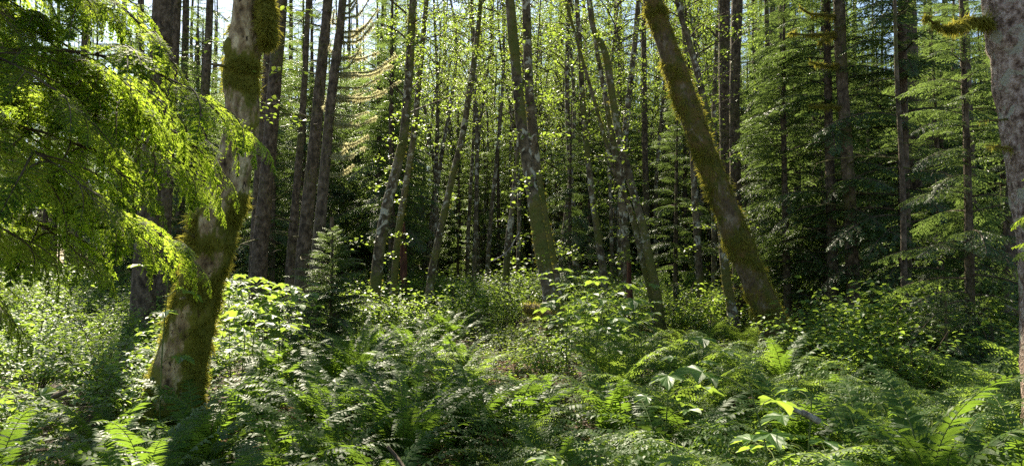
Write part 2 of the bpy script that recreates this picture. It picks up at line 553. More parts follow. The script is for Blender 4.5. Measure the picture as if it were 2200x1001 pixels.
FS = [frond_sword(1.0, R(a0), R(a1), 20 + k, side=s) for k, (a0, a1, s) in enumerate([(76, -35, .07), (68, -55, -.08), (60, -30, .10), (82, -8, -.06), (50, -52, .12), (72, -22, 0.03)])]
FL = [frond_lady(1.0, R(a0), R(a1), 40 + k, side=s) for k, (a0, a1, s) in enumerate([(70, -30, .06), (60, -15, -.07), (76, -5, .04), (52, -30, -.04), (66, -48, .08)])]
FU = [frond_sword(1.0, R(a0), R(a1), 30 + k, 38, sd, .078, .020) for k, (a0, a1, sd) in enumerate([(76, -12, .12), (70, -30, -.1), (80, 10, .08), (66, -20, .16), (74, -40, -.14)])]
FUm = [g.mesh('sword_frond', [M['sword'], M['stem']]) for g in FU]
FSm = [g.mesh('sword_frond', [M['sword'], M['stem']]) for g in FS]
FDm = FS[1].mesh('dead_frond', [M['deadfrond'], M['deadfrond']])
FLm = [g.mesh('lady_frond', [M['lady'], M['stem']]) for g in FL]


def rz_mats(a, tilt, s):
    ca, sa = np.cos(a), np.sin(a); ct, st = np.cos(tilt), np.sin(tilt)
    Z = np.zeros_like(ca); O = Z + 1
    Rz = np.stack([np.stack([ca, -sa, Z], -1), np.stack([sa, ca, Z], -1), np.stack([Z, Z, O], -1)], -2)
    Rx = np.stack([np.stack([O, Z, Z], -1), np.stack([Z, ct, -st], -1), np.stack([Z, st, ct], -1)], -2)
    return (Rz @ Rx) * np.asarray(s)[:, None, None]


def fern_G(fr, n, seed):
    r = np.random.default_rng(seed)
    g = G()
    az = np.linspace(0, 2 * np.pi, n, endpoint=False) + r.normal(0, .2, n)
    ti = r.normal(0, .14, n); s = r.uniform(.72, 1.08, n)
    which = r.integers(0, len(fr), n)
    for k in range(len(fr)):
        i = np.where(which == k)[0]
        if len(i):
            T = np.stack([r.normal(0, .03, len(i)), r.normal(0, .03, len(i)), np.zeros(len(i))], -1)
            g.inst(fr[k], rz_mats(az[i], ti[i], s[i]), T)
    nd = 4
    g.inst(fr[1], rz_mats(r.uniform(0, 6.28, nd), r.uniform(-1.1, -.55, nd), r.uniform(.6, .9, nd)), np.zeros((nd, 3)) + [0, 0, .06], mat=2)
    return g


FERN_S = [fern_G(FS, n, 60 + k) for k, n in enumerate((14, 16, 12))]
FERN_L = [fern_G(FL, n, 70 + k) for k, n in enumerate((9, 10, 8))]
FERN_Sm = [g.mesh('sword_fern', [M['sword'], M['stem'], M['deadfrond']]) for g in FERN_S]
FERN_Lm = [g.mesh('lady_fern', [M['lady'], M['stem'], M['deadfrond']]) for g in FERN_L]


def big_fern(kind, x, y, n, L, label, lean=(0, 0), spread=1.0, az0=0.0, seed=0, arcspan=2 * np.pi, group=None):
    """a fern clump whose fronds are parts"""
    r = np.random.default_rng(1000 + seed)
    L = L * 1.2
    t = thing('lady_fern' if kind == 'l' else 'sword_fern', label, 'fern', (x, y, float(gz(x, y)) - .02), 0, group)
    ms = {'s': FSm, 'l': FLm, 'u': FUm}[kind]
    for k in range(n):
        az = az0 + arcspan * (k + r.uniform(-.3, .3)) / n
        o = link('frond', ms[int(r.integers(len(ms)))], t, (r.normal(0, .04), r.normal(0, .04), 0))
        d = Vector((-math.sin(az), math.cos(az), 0))
        ax = Matrix.Rotation(az, 4, 'Z') @ Matrix.Rotation(r.normal(0, .12) - (spread - 1) * .5, 4, 'X')
        ln = Matrix.Rotation(lean[0], 4, 'Y') @ Matrix.Rotation(lean[1], 4, 'X')
        o.rotation_euler = (ln @ ax).to_euler()
        s = L * r.uniform(.75, 1.08)
        o.scale = (s, s, s)
    for k in range(4):
        o = link('dead_frond', FDm, t, (0, 0, .05), (r.uniform(-1.1, -.5), 0, r.uniform(0, 6.28)), L * r.uniform(.6, .85))
        o.rotation_euler = (Matrix.Rotation(r.uniform(0, 6.28), 4, 'Z') @ Matrix.Rotation(r.uniform(-1.1, -.55), 4, 'X')).to_euler()
    return t


# ------------------------------------------------------------------ shrubs and leafy plants
def shrub_G(h, rad, nstem, nleaf, lsize, seed, tmpl, layered=.5, petiole=True):
    r = np.random.default_rng(seed)
    g = G()
    P_, D_ = [], []
    for s in range(nstem):
        az = r.uniform(0, 2 * np.pi); ro = rad * np.sqrt(r.uniform(.02, 1))
        top = np.array([math.cos(az) * ro, math.sin(az) * ro, h * r.uniform(.6, 1.0) * (1 - .35 * (ro / rad) ** 2)])
        b0 = np.array([top[0] * .04, top[1] * .04, 0])
        mid = (b0 + top) / 2 + np.array([0, 0, h * .12])
        pts = smooth_path([b0, mid, top], h / 8)
        tube(g, pts, np.linspace(.006, .002, len(pts)) * max(h, .5), 4, a=.5, mat=1)
        n = nleaf // nstem
        t = r.uniform(.25, 1, n) ** .8
        p, d = interp(pts, t)
        a2 = r.uniform(0, 2 * np.pi, n)
        out = np.stack([np.cos(a2), np.sin(a2), r.normal(.0, .25, n)], -1)
        off = r.uniform(.3, 1, n)[:, None] * out * lsize * 2.6
        P_.append(p + off); D_.append(out)
    p = np.concatenate(P_); d = np.concatenate(D_)
    p[:, 2] = np.maximum(p[:, 2], .03)
    n = len(p)
    up = np.array([0, 0, 1.0]) + r.normal(0, .32, (n, 3))
    s = lsize * r.uniform(.6, 1.25, n)
    d[:, 2] -= .15
    wid = .62 if tmpl is TL else 1.0
    ts = tmpl if isinstance(tmpl, list) else [tmpl]
    wh = r.integers(0, len(ts), n)
    a = np.clip(r.normal(.5, .2, n), 0, 1)
    for k, T in enumerate(ts):
        i = wh == k
        g.inst(T, basis(d[i], up[i], s[i] * wid, s[i], s[i]), p[i], a=a[i], mat=0)
    return g


SHR = [shrub_G(1.1, .75, 22, 950, .074, 80 + k, TL) for k in range(3)]          # small-leaved shrub
SHR_m = [g.mesh('leafy_shrub', [M['broad'], M['twig']]) for g in SHR]
BRD = [shrub_G(.9, .6, 9, 110, .17, 90 + k, TM) for k in range(3)]                # big palmate leaves
BRD_m = [g.mesh('broad_leaved_plant', [M['broad'], M['stem']]) for g in BRD]
LOW = [shrub_G(.40, .45, 16, 330, .058, 100 + k, TL) for k in range(3)]           # low herb
LOW_m = [g.mesh('low_herb', [M['cover'], M['stem']]) for g in LOW]


# ------------------------------------------------------------------ conifer foliage
def spray_G(L, nside, nsub, leaf, seed, droop=.35, hires=False, moss=False):
    """a flat drooping conifer branch along +Y"""
    r = np.random.default_rng(seed)
    g = G()
    pts, t = arc(L, .18, -droop * 2.2, 14, 1.2, r.uniform(-.1, .1))
    tube(g, pts, (.010 * L * (1 - t * .9) + .0015), 5, a=.3, mat=1)
    tt = np.linspace(.12, .99, nside) + r.normal(0, .01, nside)
    tt = np.repeat(np.clip(tt, 0, .995), 2); sd = np.tile([1, -1], nside)
    p, d = interp(pts, tt)
    x = nrm(np.cross(d, np.array([[0, 0, 1.0]])))
    nz = np.cross(x, d)
    ln = L * .42 * np.clip(1.02 - tt, .04, 1) ** .75 * np.minimum(1, .35 + tt * 2.2) * r.uniform(.55, 1.15, len(tt))
    an = np.radians(58) + r.normal(0, .12, len(tt))
    d1 = nrm(x * (sd * np.sin(an))[:, None] + d * np.cos(an)[:, None] + np.array([0, 0, -1.0]) * r.uniform(.02, .35, len(tt))[:, None])
    K = len(tt)
    g.inst(TD, basis(d1, nz, .006 * L + 0 * ln, ln, ln * .1), p, a=np.full(K, .3), mat=1)
    # third order twigs
    q = np.repeat(np.linspace(.06, 1, nsub), 2); s2 = np.tile([1, -1], nsub)
    Q = len(q)
    x1 = np.cross(d1, nz)
    sag = -(q ** 1.6)[None, :, None] * np.array([0, 0, 1.0]) * (ln * .22)[:, None, None]
    pp = p[:, None] + d1[:, None] * (ln[:, None] * q[None])[..., None] + sag
    l2 = np.clip(ln[:, None] * (.17 if hires else .34) * (np.clip(1.1 - q, 0, 1) ** .6)[None], leaf * .55, None) * r.uniform(.6, 1.25, (K, Q))
    dir2 = x1[:, None] * s2[None, :, None] * .8 + d1[:, None] * .65 + r.normal(0, .14, (K, Q, 3)) + np.array([0, 0, -.16])
    up2 = np.repeat(nz[:, None], Q, 1) + r.normal(0, .22, (K, Q, 3))
    l2 = l2.ravel(); dir2 = nrm(dir2.reshape(-1, 3)); up2 = nrm(up2.reshape(-1, 3)); pp = pp.reshape(-1, 3)
    if not hires:
        g.inst(TD, basis(dir2, up2, leaf * .34 + 0 * l2, l2, l2), pp, a=np.clip(r.normal(.5, .2, len(l2)), 0, 1), mat=0)
        # tip leaflets along the side twigs
        g.inst(TD, basis(d1 + np.array([0, 0, -.2]), nz, leaf * .4, ln * .25, ln * .2), p + d1 * (ln * .86)[:, None] + np.array([0, 0, -1]) * (ln * .17)[:, None], a=np.full(K, .8), mat=0)
        return g
    # hires: real needles on each third-order twig
    nn = 9
    z = np.repeat(np.linspace(.05, 1, nn), 2); s3 = np.tile([1, -1], nn)
    x2 = np.cross(dir2, up2)
    N2 = len(l2)
    pos = pp[:, None] + dir2[:, None] * (l2[:, None] * z[None])[..., None]
    dn = x2[:, None] * s3[None, :, None] + dir2[:, None] * .35 + r.normal(0, .10, (N2, len(z), 3))
    un = np.repeat(up2[:, None], len(z), 1)
    nl = leaf * np.clip(r.normal(1, .2, (N2, len(z))), .5, 1.5) * (1 - .45 * z[None] ** 3)
    tip = np.clip(.30 + .35 * z[None] + r.normal(0, .1, (N2, 1)) + 0 * nl, 0, 1)
    nl = nl.ravel()
    Tn = G(); Tn.add([(-.5, 0, 0), (.5, 0, 0), (.35, 1, 0), (-.35, 1, 0)], [[(0, 1, 2, 3)]])
    g.inst(Tn, basis(dn.reshape(-1, 3), un.reshape(-1, 3), .0040 + 0 * nl, nl, nl), pos.reshape(-1, 3), a=tip.ravel(), mat=0)
    g.inst(TD, basis(dir2, up2, .0030 + 0 * l2, l2, l2 * .1), pp, a=np.full(N2, .4), mat=1)
    return g


BR = [spray_G(1.0, 17, 7, .050, 200 + k, droop=dd) for k, dd in enumerate((.25, .35, .45, .3))]


def conifer_crown(H, z0, rmax, n, seed, top_pow=.8, low_droop=-.25, gap=.0, tmpl=BR):
    """branches from z0 to H"""
    r = np.random.default_rng(seed)
    g = G()
    u = (np.arange(n) + r.uniform(0, 1, n)) / n
    z = z0 + (H - z0) * u
    az = np.arange(n) * 2.39996 + r.normal(0, .4, n)
    keep = r.uniform(0, 1, n) > gap * vnoise(np.stack([az, z * .6, az * 0], -1), seed) * 2
    L = rmax * (1 - u) ** top_pow * r.uniform(.6, 1.15, n) * np.minimum(1, .55 + u * 4) + .18
    el = low_droop + .6 * u + r.normal(0, .1, n)
    z, az, L, el = z[keep], az[keep], L[keep], el[keep]
    wh = r.integers(0, len(tmpl), len(z))
    for k in range(len(tmpl)):
        i = wh == k
        d = np.stack([np.cos(az[i]) * np.cos(el[i]), np.sin(az[i]) * np.cos(el[i]), np.sin(el[i])], -1)
        T = np.stack([0 * z[i], 0 * z[i], z[i]], -1)
        g.inst(tmpl[k], basis(d, (0, 0, 1.0), L[i], L[i], L[i]), T)
    return g


def simple_trunk(H, r0, seed, seg=10, wob=.15, dead=0, dz=(1.5, 8), dl=1.2, mat=0):
    r = np.random.default_rng(seed)
    zz = np.linspace(-.3, H, 28)
    pts = np.stack([wob * np.sin(zz * .35 + r.uniform(0, 6)) * zz / H, wob * np.sin(zz * .27 + r.uniform(0, 6)) * zz / H, zz], -1)
    rad = r0 * (1 - (np.clip(zz, 0, H) / H)) ** .75 + .012 + r0 * .35 * np.exp(-np.clip(zz, 0, 9) / .3)
    g = G()
    tube(g, pts, rad, seg, bump=lambda p, n, q: .12 * fbm(p * 3, seed, 2), mossf=lambda p, n: .25 + .35 * np.exp(-np.clip(p[..., 2], 0, 9) / 1.5))
    for k in range(dead):
        z = r.uniform(*dz)
        i = int(np.clip((z + .3) / (H + .3) * 27, 0, 26))
        az = r.uniform(0, 2 * np.pi); l = dl * r.uniform(.3, 1.2)
        q = arc(l, r.uniform(-.2, .3), r.uniform(-.5, .6), 7, 1, r.normal(0, .12))[0]
        m = rz_mats(np.array([az]), np.array([0.0]), np.array([1.0]))[0]
        q = q @ m.T + pts[i] + (z - pts[i][2]) * np.array([0, 0, 1])
        tube(g, q, np.linspace(.016, .004, 7), 4, a=.3, mossf=lambda p, n: .4 + 0 * p[..., 0])
        if l > .5:
            for s in range(3):
                f = r.uniform(.3, .9); j = int(f * 6)
                q2 = arc(l * .3, 0, r.uniform(-.8, .8), 4, 1, 0)[0] @ rz_mats(np.array([az + r.normal(0, .9)]), np.array([0.0]), np.array([1.0]))[0].T + q[j]
                tube(g, q2, np.linspace(.007, .002, 4), 3, a=.3)
    return g


CON = []   # (trunk mesh, crown mesh, height)
for k, (H, z0, rm, n, r0) in enumerate([(27, 8.5, 2.7, 105, .20), (31, 11.0, 3.0, 105, .25), (22, 6.0, 2.3, 100, .14), (25, 4.5, 2.5, 125, .17)]):
    CON.append((simple_trunk(H, r0, 300 + k, dead=46, dz=(2.0, z0 + 3), dl=1.5).mesh('trunk', M['spruce'], True),
                conifer_crown(H, z0, rm, n, 320 + k, gap=.3).mesh('crown', [M['conifer'], M['twig']]), H))
THIN = [conifer_crown(20, 0, 2.4, 42, 331 + k, gap=.5).mesh('crown', [M['conifer'], M['twig']]) for k in range(3)]
YNG = []
for k, (H, z0, rm, n, r0) in enumerate([(8.0, .7, 1.9, 130, .08), (11.0, 1.2, 2.3, 170, .11), (6.0, .4, 1.6, 110, .06)]):
    YNG.append((simple_trunk(H, r0, 340 + k, seg=8, wob=.08).mesh('trunk', M['spruce'], True),
                conifer_crown(H, z0, rm, n, 350 + k, top_pow=.75, low_droop=-.16, gap=.38).mesh('crown', [M['conifer'], M['twig']]), H))
BRs = [spray_G(1.0, 20, 8, .05, 230 + k, droop=.3) for k in range(3)]
SAP = []
for k, (H, rm, n) in enumerate([(2.1, 1.0, 105), (1.5, .7, 46), (1.0, .5, 36)]):
    SAP.append((simple_trunk(H, .022, 360 + k, seg=6, wob=.04).mesh('trunk', M['spruce'], True),
                conifer_crown(H, .12, rm, n, 370 + k, top_pow=.8, low_droop=.0, tmpl=BRs).mesh('crown', [M['conifer'], M['twig']]), H))


# ------------------------------------------------------------------ alder foliage
def alder_crown(z0, H, rad, nbr, lpb, lsize, seed):
    """leafy limbs leaving an upright stem at x=y=0 from height z0 to H"""
    r = np.random.default_rng(seed)
    g = G()
    P_ = []
    for k in range(nbr):
        u = (k + r.uniform(0, 1)) / nbr
        z = z0 + (H - z0) * u
        L = rad * (.45 + .75 * math.sin(math.pi * min(1, .25 + u * .75))) * r.uniform(.5, 1.15)
        az = k * 2.4 + r.normal(0, .4)
        q = arc(L, r.uniform(.3, .9), r.uniform(-.3, .3), 9, 1, r.normal(0, .15))[0] @ rz_mats(np.array([az]), np.array([0.0]), np.array([1.0]))[0].T + np.array([0, 0, z])
        tube(g, q, np.linspace(.022, .004, 9), 4, a=.4, mat=1)
        n = lpb
        # leaves grow on short side twigs: clumps
        nc = 7
        t = r.uniform(.2, 1, nc)
        c, d = interp(q, t)
        cc = c + r.normal(0, .16 * L / 1.5, (nc, 3))
        for j in range(nc):
            tube(g, np.stack([c[j], (c[j] + cc[j]) / 2 + [0, 0, .03], cc[j]]), np.array([.005, .004, .002]), 3, a=.4, mat=1)
        wi = r.integers(0, nc, n)
        P_.append(cc[wi] + r.normal(0, 1, (n, 3)) * np.array([.11, .11, .06]))
    p = np.concatenate(P_); n = len(p)
    a2 = r.uniform(0, 2 * np.pi, n)
    d = np.stack([np.cos(a2), np.sin(a2), r.normal(-.35, .3, n)], -1)
    up = np.array([0, 0, 1.0]) + r.normal(0, .45, (n, 3))
    s = lsize * r.uniform(.6, 1.2, n)
    g.inst(TL, basis(d, up, s * .75, s, s), p, a=np.clip(r.normal(.5, .2, n), 0, 1), mat=0)
    return g


ALD_CR = [alder_crown(0, 9, 1.9, 34, 100, .070, 400 + k) for k in range(3)]
ALD_CRm = [g.mesh('crown', [M['alder'], M['twig']]) for g in ALD_CR]
ALD_TR = [simple_trunk(16, .065 + .015 * k, 410 + k, wob=.5 + .3 * k).mesh('trunk', M['alderbark'], True) for k in range(3)]
SPRIG = []
for k in range(3):
    g = G(); r = np.random.default_rng(430 + k)
    q = arc(.7, .3, -.4, 9, 1, .1)[0]
    tube(g, q, np.linspace(.006, .002, 9), 4, a=.5, mat=1)
    n = 26
    t = r.uniform(.15, 1, n); p, d = interp(q, t); p = p + r.normal(0, 1, (n, 3)) * np.array([.10, .05, .05])
    a2 = r.uniform(0, 6.28, n); dd = np.stack([np.cos(a2), np.sin(a2), r.normal(-.2, .25, n)], -1)
    s = .085 * r.uniform(.6, 1.2, n)
    g.inst(TL, basis(dd, np.array([0, 0, 1.]) + r.normal(0, .35, (n, 3)), s * .8, s, s), p, a=np.clip(r.normal(.6, .2, n), 0, 1), mat=0)
    SPRIG.append(g.mesh('leafy_twig', [M['alder'], M['twig']]))


# ------------------------------------------------------------------ ground
def build_ground():
    xs = np.concatenate([np.linspace(-220, -24, 25)[:-1], np.linspace(-24, 24, 241), np.linspace(24, 220, 25)[1:]])
    ys = np.concatenate([np.linspace(-60, -2, 12)[:-1], np.linspace(-2, 46, 241), np.linspace(46, 300, 30)[1:]])
    X, Y = np.meshgrid(xs, ys)
    v = np.stack([X, Y, gz(X, Y)], -1).reshape(-1, 3)
    nx, ny = len(xs), len(ys)
    i = np.arange(ny - 1)[:, None] * nx + np.arange(nx - 1)[None]
    q = np.stack([i, i + 1, i + nx + 1, i + nx], -1).reshape(-1, 4)
    g = G(); g.add(v, [q])
    tag(link('forest_floor', g.mesh('forest_floor', M['soil'], True)), 'dark soil of the forest floor beneath ferns and leaf litter', 'ground', kind='structure')


build_ground()

# ------------------------------------------------------------------ hero trunks drawn from the photo
def moss_tufts(pos, nor, m, n, size, seed, thr=.55, down=.6):
    """small blades growing on the mossy part of a trunk surface"""
    r = np.random.default_rng(seed)
    pos = pos.reshape(-1, 3); nor = nor.reshape(-1, 3); m = np.ravel(m)
    ok = np.where(m + r.normal(0, .08, len(m)) > thr)[0]
    if len(ok) == 0:
        return None
    i = ok[r.integers(0, len(ok), n)]
    p = pos[i] + r.normal(0, .012, (n, 3)); nn = nor[i]
    d = nn * r.uniform(.3, 1.0, (n, 1)) + np.array([0, 0, -1.0]) * r.uniform(0, down * 2, (n, 1)) + r.normal(0, .4, (n, 3))
    s = size * r.uniform(.4, 1.3, n) * (.25 + 1.9 * np.clip(vnoise(p * 11, 17) - .15, 0, 1))
    g = G()
    T = G(); T.add([(-.5, 0, 0), (.5, 0, 0), (0, 1, 0)], [[(0, 1, 2)]])
    g.inst(T, basis(d, nn + r.normal(0, .5, (n, 3)), .16 * s, s, s), p - nn * .004, a=np.clip(vnoise(p * 5, 3) * .7 + r.uniform(0, .4, n), 0, 1), mat=0)
    return g


def px_trunk(name, label, cat, path, d, mat, top=15.0, seg=18, step=.12, bump=.10, mossf=None, crown=None, tufts=0, tsize=.03, thr=.55, group=None, d1=None, seed=1, flare=.35, topstop=False, crown_z=None, crown_s=1.0, bumpf=2.2):
    """path: list of (px, py, width_px) from top to bottom; d: distance; d1: distance at the top"""
    path = sorted(path, key=lambda q: q[1])
    d1 = d if d1 is None else d1
    pts = []
    y0, y1 = path[0][1], path[-1][1]
    for px, py, wd in path:
        f = (py - y0) / (y1 - y0)
        dd = d1 * (1 - f) + d * f
        p = P(dd, px, py)
        pts.append([*p, wd / FPX * dd / 2 * .92])
    pts = np.array(pts)[::-1]         # bottom first
    # carry down to the soil
    a = pts[0]; sl = (pts[1] - pts[0]) / max(pts[1][2] - pts[0][2], .01)
    gzv = float(gz(a[0], a[1])) - .25
    if a[2] > gzv + .05:
        h = a[2] - gzv
        b = a - sl * h * .6; b[2] = gzv; b[3] = a[3] * 1.12
        pts = np.vstack([b, pts])
    # carry up out of the frame
    if not topstop:
        a = pts[-1]; sl = (pts[-1] - pts[-2]) / max(pts[-1][2] - pts[-2][2], .01)
        h = top - a[2]
        if h > .3:
            q1 = a.copy(); q1[:2] += sl[:2] * h * .4; q1[2] += h * .5; q1[3] *= .8
            q2 = a.copy(); q2[:2] += sl[:2] * h * .55; q2[2] += h; q2[3] *= .35
            pts = np.vstack([pts, q1, q2])
    base = np.array([pts[0][0], pts[0][1], float(gz(pts[0][0], pts[0][1]))])
    t = thing(name, label, cat, tuple(base), 0, group)
    sp = smooth_path(pts, step)
    c = sp[:, :3] - base; rad = sp[:, 3]
    rad = rad * (1 + flare * np.exp(-np.clip(c[:, 2], 0, 99) / .25))
    g = G()
    bf = lambda p, n, q: bump * 2 * fbm(p * bumpf / max(.12, rad.mean()) * .12 + seed, seed, 4) + .07 * fbm(p * np.array([13., 13., 4.]) + seed, seed + 3, 3)
    mf = mossf or (lambda p, n: .30 + .3 * fbm(p * 1.5 + seed, seed + 5, 3))
    pos, nor, m = tube(g, c, rad, seg, bump=bf, mossf=mf, a=.5)
    rs = np.random.default_rng(seed + 900)
    for j in range(9 if not topstop else 0):
        z = rs.uniform(.8, min(8, top)); i = int(np.argmin(np.abs(c[:, 2] - z)))
        az = rs.uniform(0, 6.28); l = rad[i] + rs.uniform(.03, .22)
        dv = np.array([math.cos(az), math.sin(az), rs.uniform(-.1, .6)])
        q = c[i] + dv * np.linspace(0, l, 5)[:, None]
        tube(g, q, np.linspace(.022, .010, 5) * min(1, rad[i] / .12), 7, a=.5, mossf=lambda p, n: .5 + 0 * p[..., 0], cap=True)
    link('trunk', g.mesh('trunk', mat, True), t)
    if tufts:
        tg = moss_tufts(pos, nor, m, tufts, tsize, seed, thr)
        if tg:
            link('moss', tg.mesh('moss', M['mossfuzz']), t)
    if crown is not None:
        z = crown_z if crown_z is not None else top - 8.5
        j = int(np.argmin(np.abs(c[:, 2] - z)))
        cr = link('crown', ALD_CRm[crown % 3], t, tuple(c[j]), (0, 0, seed * 1.7), crown_s)
    return t, c, rad, base


# --- the great crooked pale trunk on the left
def moss_left(p, n):
    z = p[..., 2]
    s = .24 + 1.9 * fbm(p * 2.6, 31, 3) + .26 * (z < 2.2)
    s = s + .55 * np.exp(-((z - 3.22) / .27) ** 2)                 # mossy band
    s = s + .45 * np.clip(-n[..., 0] + .15, 0, 1) * (z < 2.3)      # yellow-green outer side
    s = s + .45 * np.exp(-np.clip(z, 0, 9) / .35)
    s = s + .60 * np.clip(n[..., 0], 0, 1) * np.clip(.6 + fbm(p * 3, 8, 2), 0, 1)
    return s


tL, cL, rL, bL = px_trunk('alder_tree', 'great crooked pale barked trunk with moss band and knob, standing in ferns on the left', 'tree',
    [(540, -40, 74), (532, 60, 76), (525, 110, 80), (516, 170, 78), (521, 230, 76), (517, 290, 78), (500, 360, 82), (482, 420, 100), (462, 480, 104), (450, 540, 100), (432, 600, 94), (416, 670, 96), (400, 740, 104), (382, 810, 114), (370, 880, 118)],
    6.6, M['heroleft'], top=13, seg=100, step=.022, bump=.11, mossf=moss_left, tufts=52000, tsize=.055, thr=.62, seed=3, crown=0, crown_z=7.5, flare=.2, bumpf=3.0)
# burl of moss hanging on its right side near the top
kg = G(); kp = P(6.5, 572, 40) - bL
uu, vv = np.meshgrid(np.linspace(0, 2 * np.pi, 22, endpoint=False), np.linspace(.15, np.pi - .15, 14))
kn = np.stack([np.sin(vv) * np.cos(uu), np.sin(vv) * np.sin(uu), np.cos(vv)], -1)
kpos = kp + kn * np.array([.085, .10, .24]) * (1 + .35 * fbm(kn * 2.5, 4, 3))[..., None]
ii = np.arange(13)[:, None] * 22; jj = np.arange(22)[None]; j2 = (jj + 1) % 22
kg.add(kpos.reshape(-1, 3), [np.stack([ii + jj, ii + j2, ii + 22 + j2, ii + 22 + jj], -1).reshape(-1, 4)], .4, 1.2)
kk = link('moss_knob', kg.mesh('moss_knob', M['heroleft'], True), tL)
tf = moss_tufts(kpos, kn, np.ones(kpos.shape[:2]), 7000, .055, 5, .2, .9)
link('moss', tf.mesh('moss', M['mossfuzz']), kk)
k2 = G(); kp2 = P(6.5, 492, 105) - bL
kpos = kp2 + kn * np.array([.05, .06, .10]) * (1 + .35 * fbm(kn * 2.5, 6, 3))[..., None]
k2.add(kpos.reshape(-1, 3), [np.stack([ii + jj, ii + j2, ii + 22 + j2, ii + 22 + jj], -1).reshape(-1, 4)], .4, 1.2)
link('moss_knob', k2.mesh('moss_knob', M['heroleft'], True), tL)
for k, (px, py, az) in enumerate([(585, 85, .2), (590, 160, -.1), (575, 235, -.3), (580, 260, .4), (600, 30, .1), (470, 95, 2.9)]):
    q = P(6.6, px - (30 if az < 2 else -30), py) - bL
    link('leafy_twig', SPRIG[k % 3], tL, tuple(q), (0, 0, az - 1.57), .6)

# --- the leaning mossy trunk on the right
def moss_right(p, n):
    z = p[..., 2]
    return .66 + 1.7 * fbm(p * 2.2, 41, 3) + .25 * np.clip(n[..., 2] * 1.5 + n[..., 0], 0, 1) + .25 * np.exp(-np.clip(z, 0, 9) / 1.0) - .12 * (z > 4.0)


tR, cR, rR, bR = px_trunk('alder_tree', 'stout mossy trunk leaning left across the right half of the view, rooted among pale ferns', 'tree',
    [(1395, -30, 46), (1410, 30, 48), (1430, 90, 46), (1455, 165, 54), (1478, 230, 52), (1500, 290, 52), (1520, 345, 52), (1540, 400, 58), (1560, 450, 56), (1582, 510, 62), (1605, 565, 58), (1630, 625, 60), (1652, 675, 62), (1668, 715, 66)],
    11.5, M['heroright'], top=13, seg=70, step=.03, bump=.12, mossf=moss_right, tufts=56000, tsize=.065, thr=.55, seed=7, crown=1, crown_z=11.5, crown_s=.45, flare=.1)

# --- the rough pink-barked trunk at the right edge
def moss_edge(p, n):
    return .15 + .9 * fbm(p * 2.5, 51, 3) + .35 * np.clip(n[..., 0] * .6 - n[..., 1] * .4, 0, 1)


tE, cE, rE, bE = px_trunk('spruce_tree', 'rough pink barked trunk cut by the right edge, sunlit along its left side', 'tree',
    [(2170, -40, 124), (2188, 100, 124), (2206, 220, 122), (2224, 340, 120), (2240, 460, 118), (2252, 600, 120), (2262, 780, 126)],
    6.0, M['pinkbark'], top=14, seg=72, step=.03, bump=.13, mossf=moss_edge, tufts=9000, tsize=.022, thr=.6, seed=9, flare=.1, bumpf=8.0)


def moss_branch(parent, base, pts, r0, r1, seed, n=900, size=.05, part='branch', mat=None, fuzz='mossfuzz', hang=1.2):
    g = G()
    q = smooth_path(np.array(pts) - base, .05)
    rr = np.linspace(r0, r1, len(q))
    pos, nor, m = tube(g, q, rr, 8, bump=lambda p, n_, s: .5 * fbm(p * 9, seed, 3), mossf=lambda p, n_: .9 + 0 * p[..., 0], a=.5)
    b = link(part, g.mesh(part, mat or M['heroright'], True), parent)
    tg = moss_tufts(pos, nor, np.ones(pos.shape[:2]), n, size, seed, .3, hang)
    link('moss', tg.mesh('moss', M[fuzz]), b)
    return b


moss_branch(tE, bE, [P(6, 2140, 52), P(5.9, 2100, 42), P(5.8, 2060, 52), P(5.75, 2030, 60), P(5.7, 2008, 52), P(5.7, 1990, 38)], .022, .008, 61, 2200, .07)
moss_branch(tE, bE, [P(6, 2190, 325), P(5.9, 2160, 318), P(5.8, 2120, 312)], .012, .004, 62, 300, .04)
moss_branch(tE, bE, [P(6, 2170, 255), P(5.9, 2150, 258), P(5.85, 2105, 262)], .009, .003, 63, 120, .03)

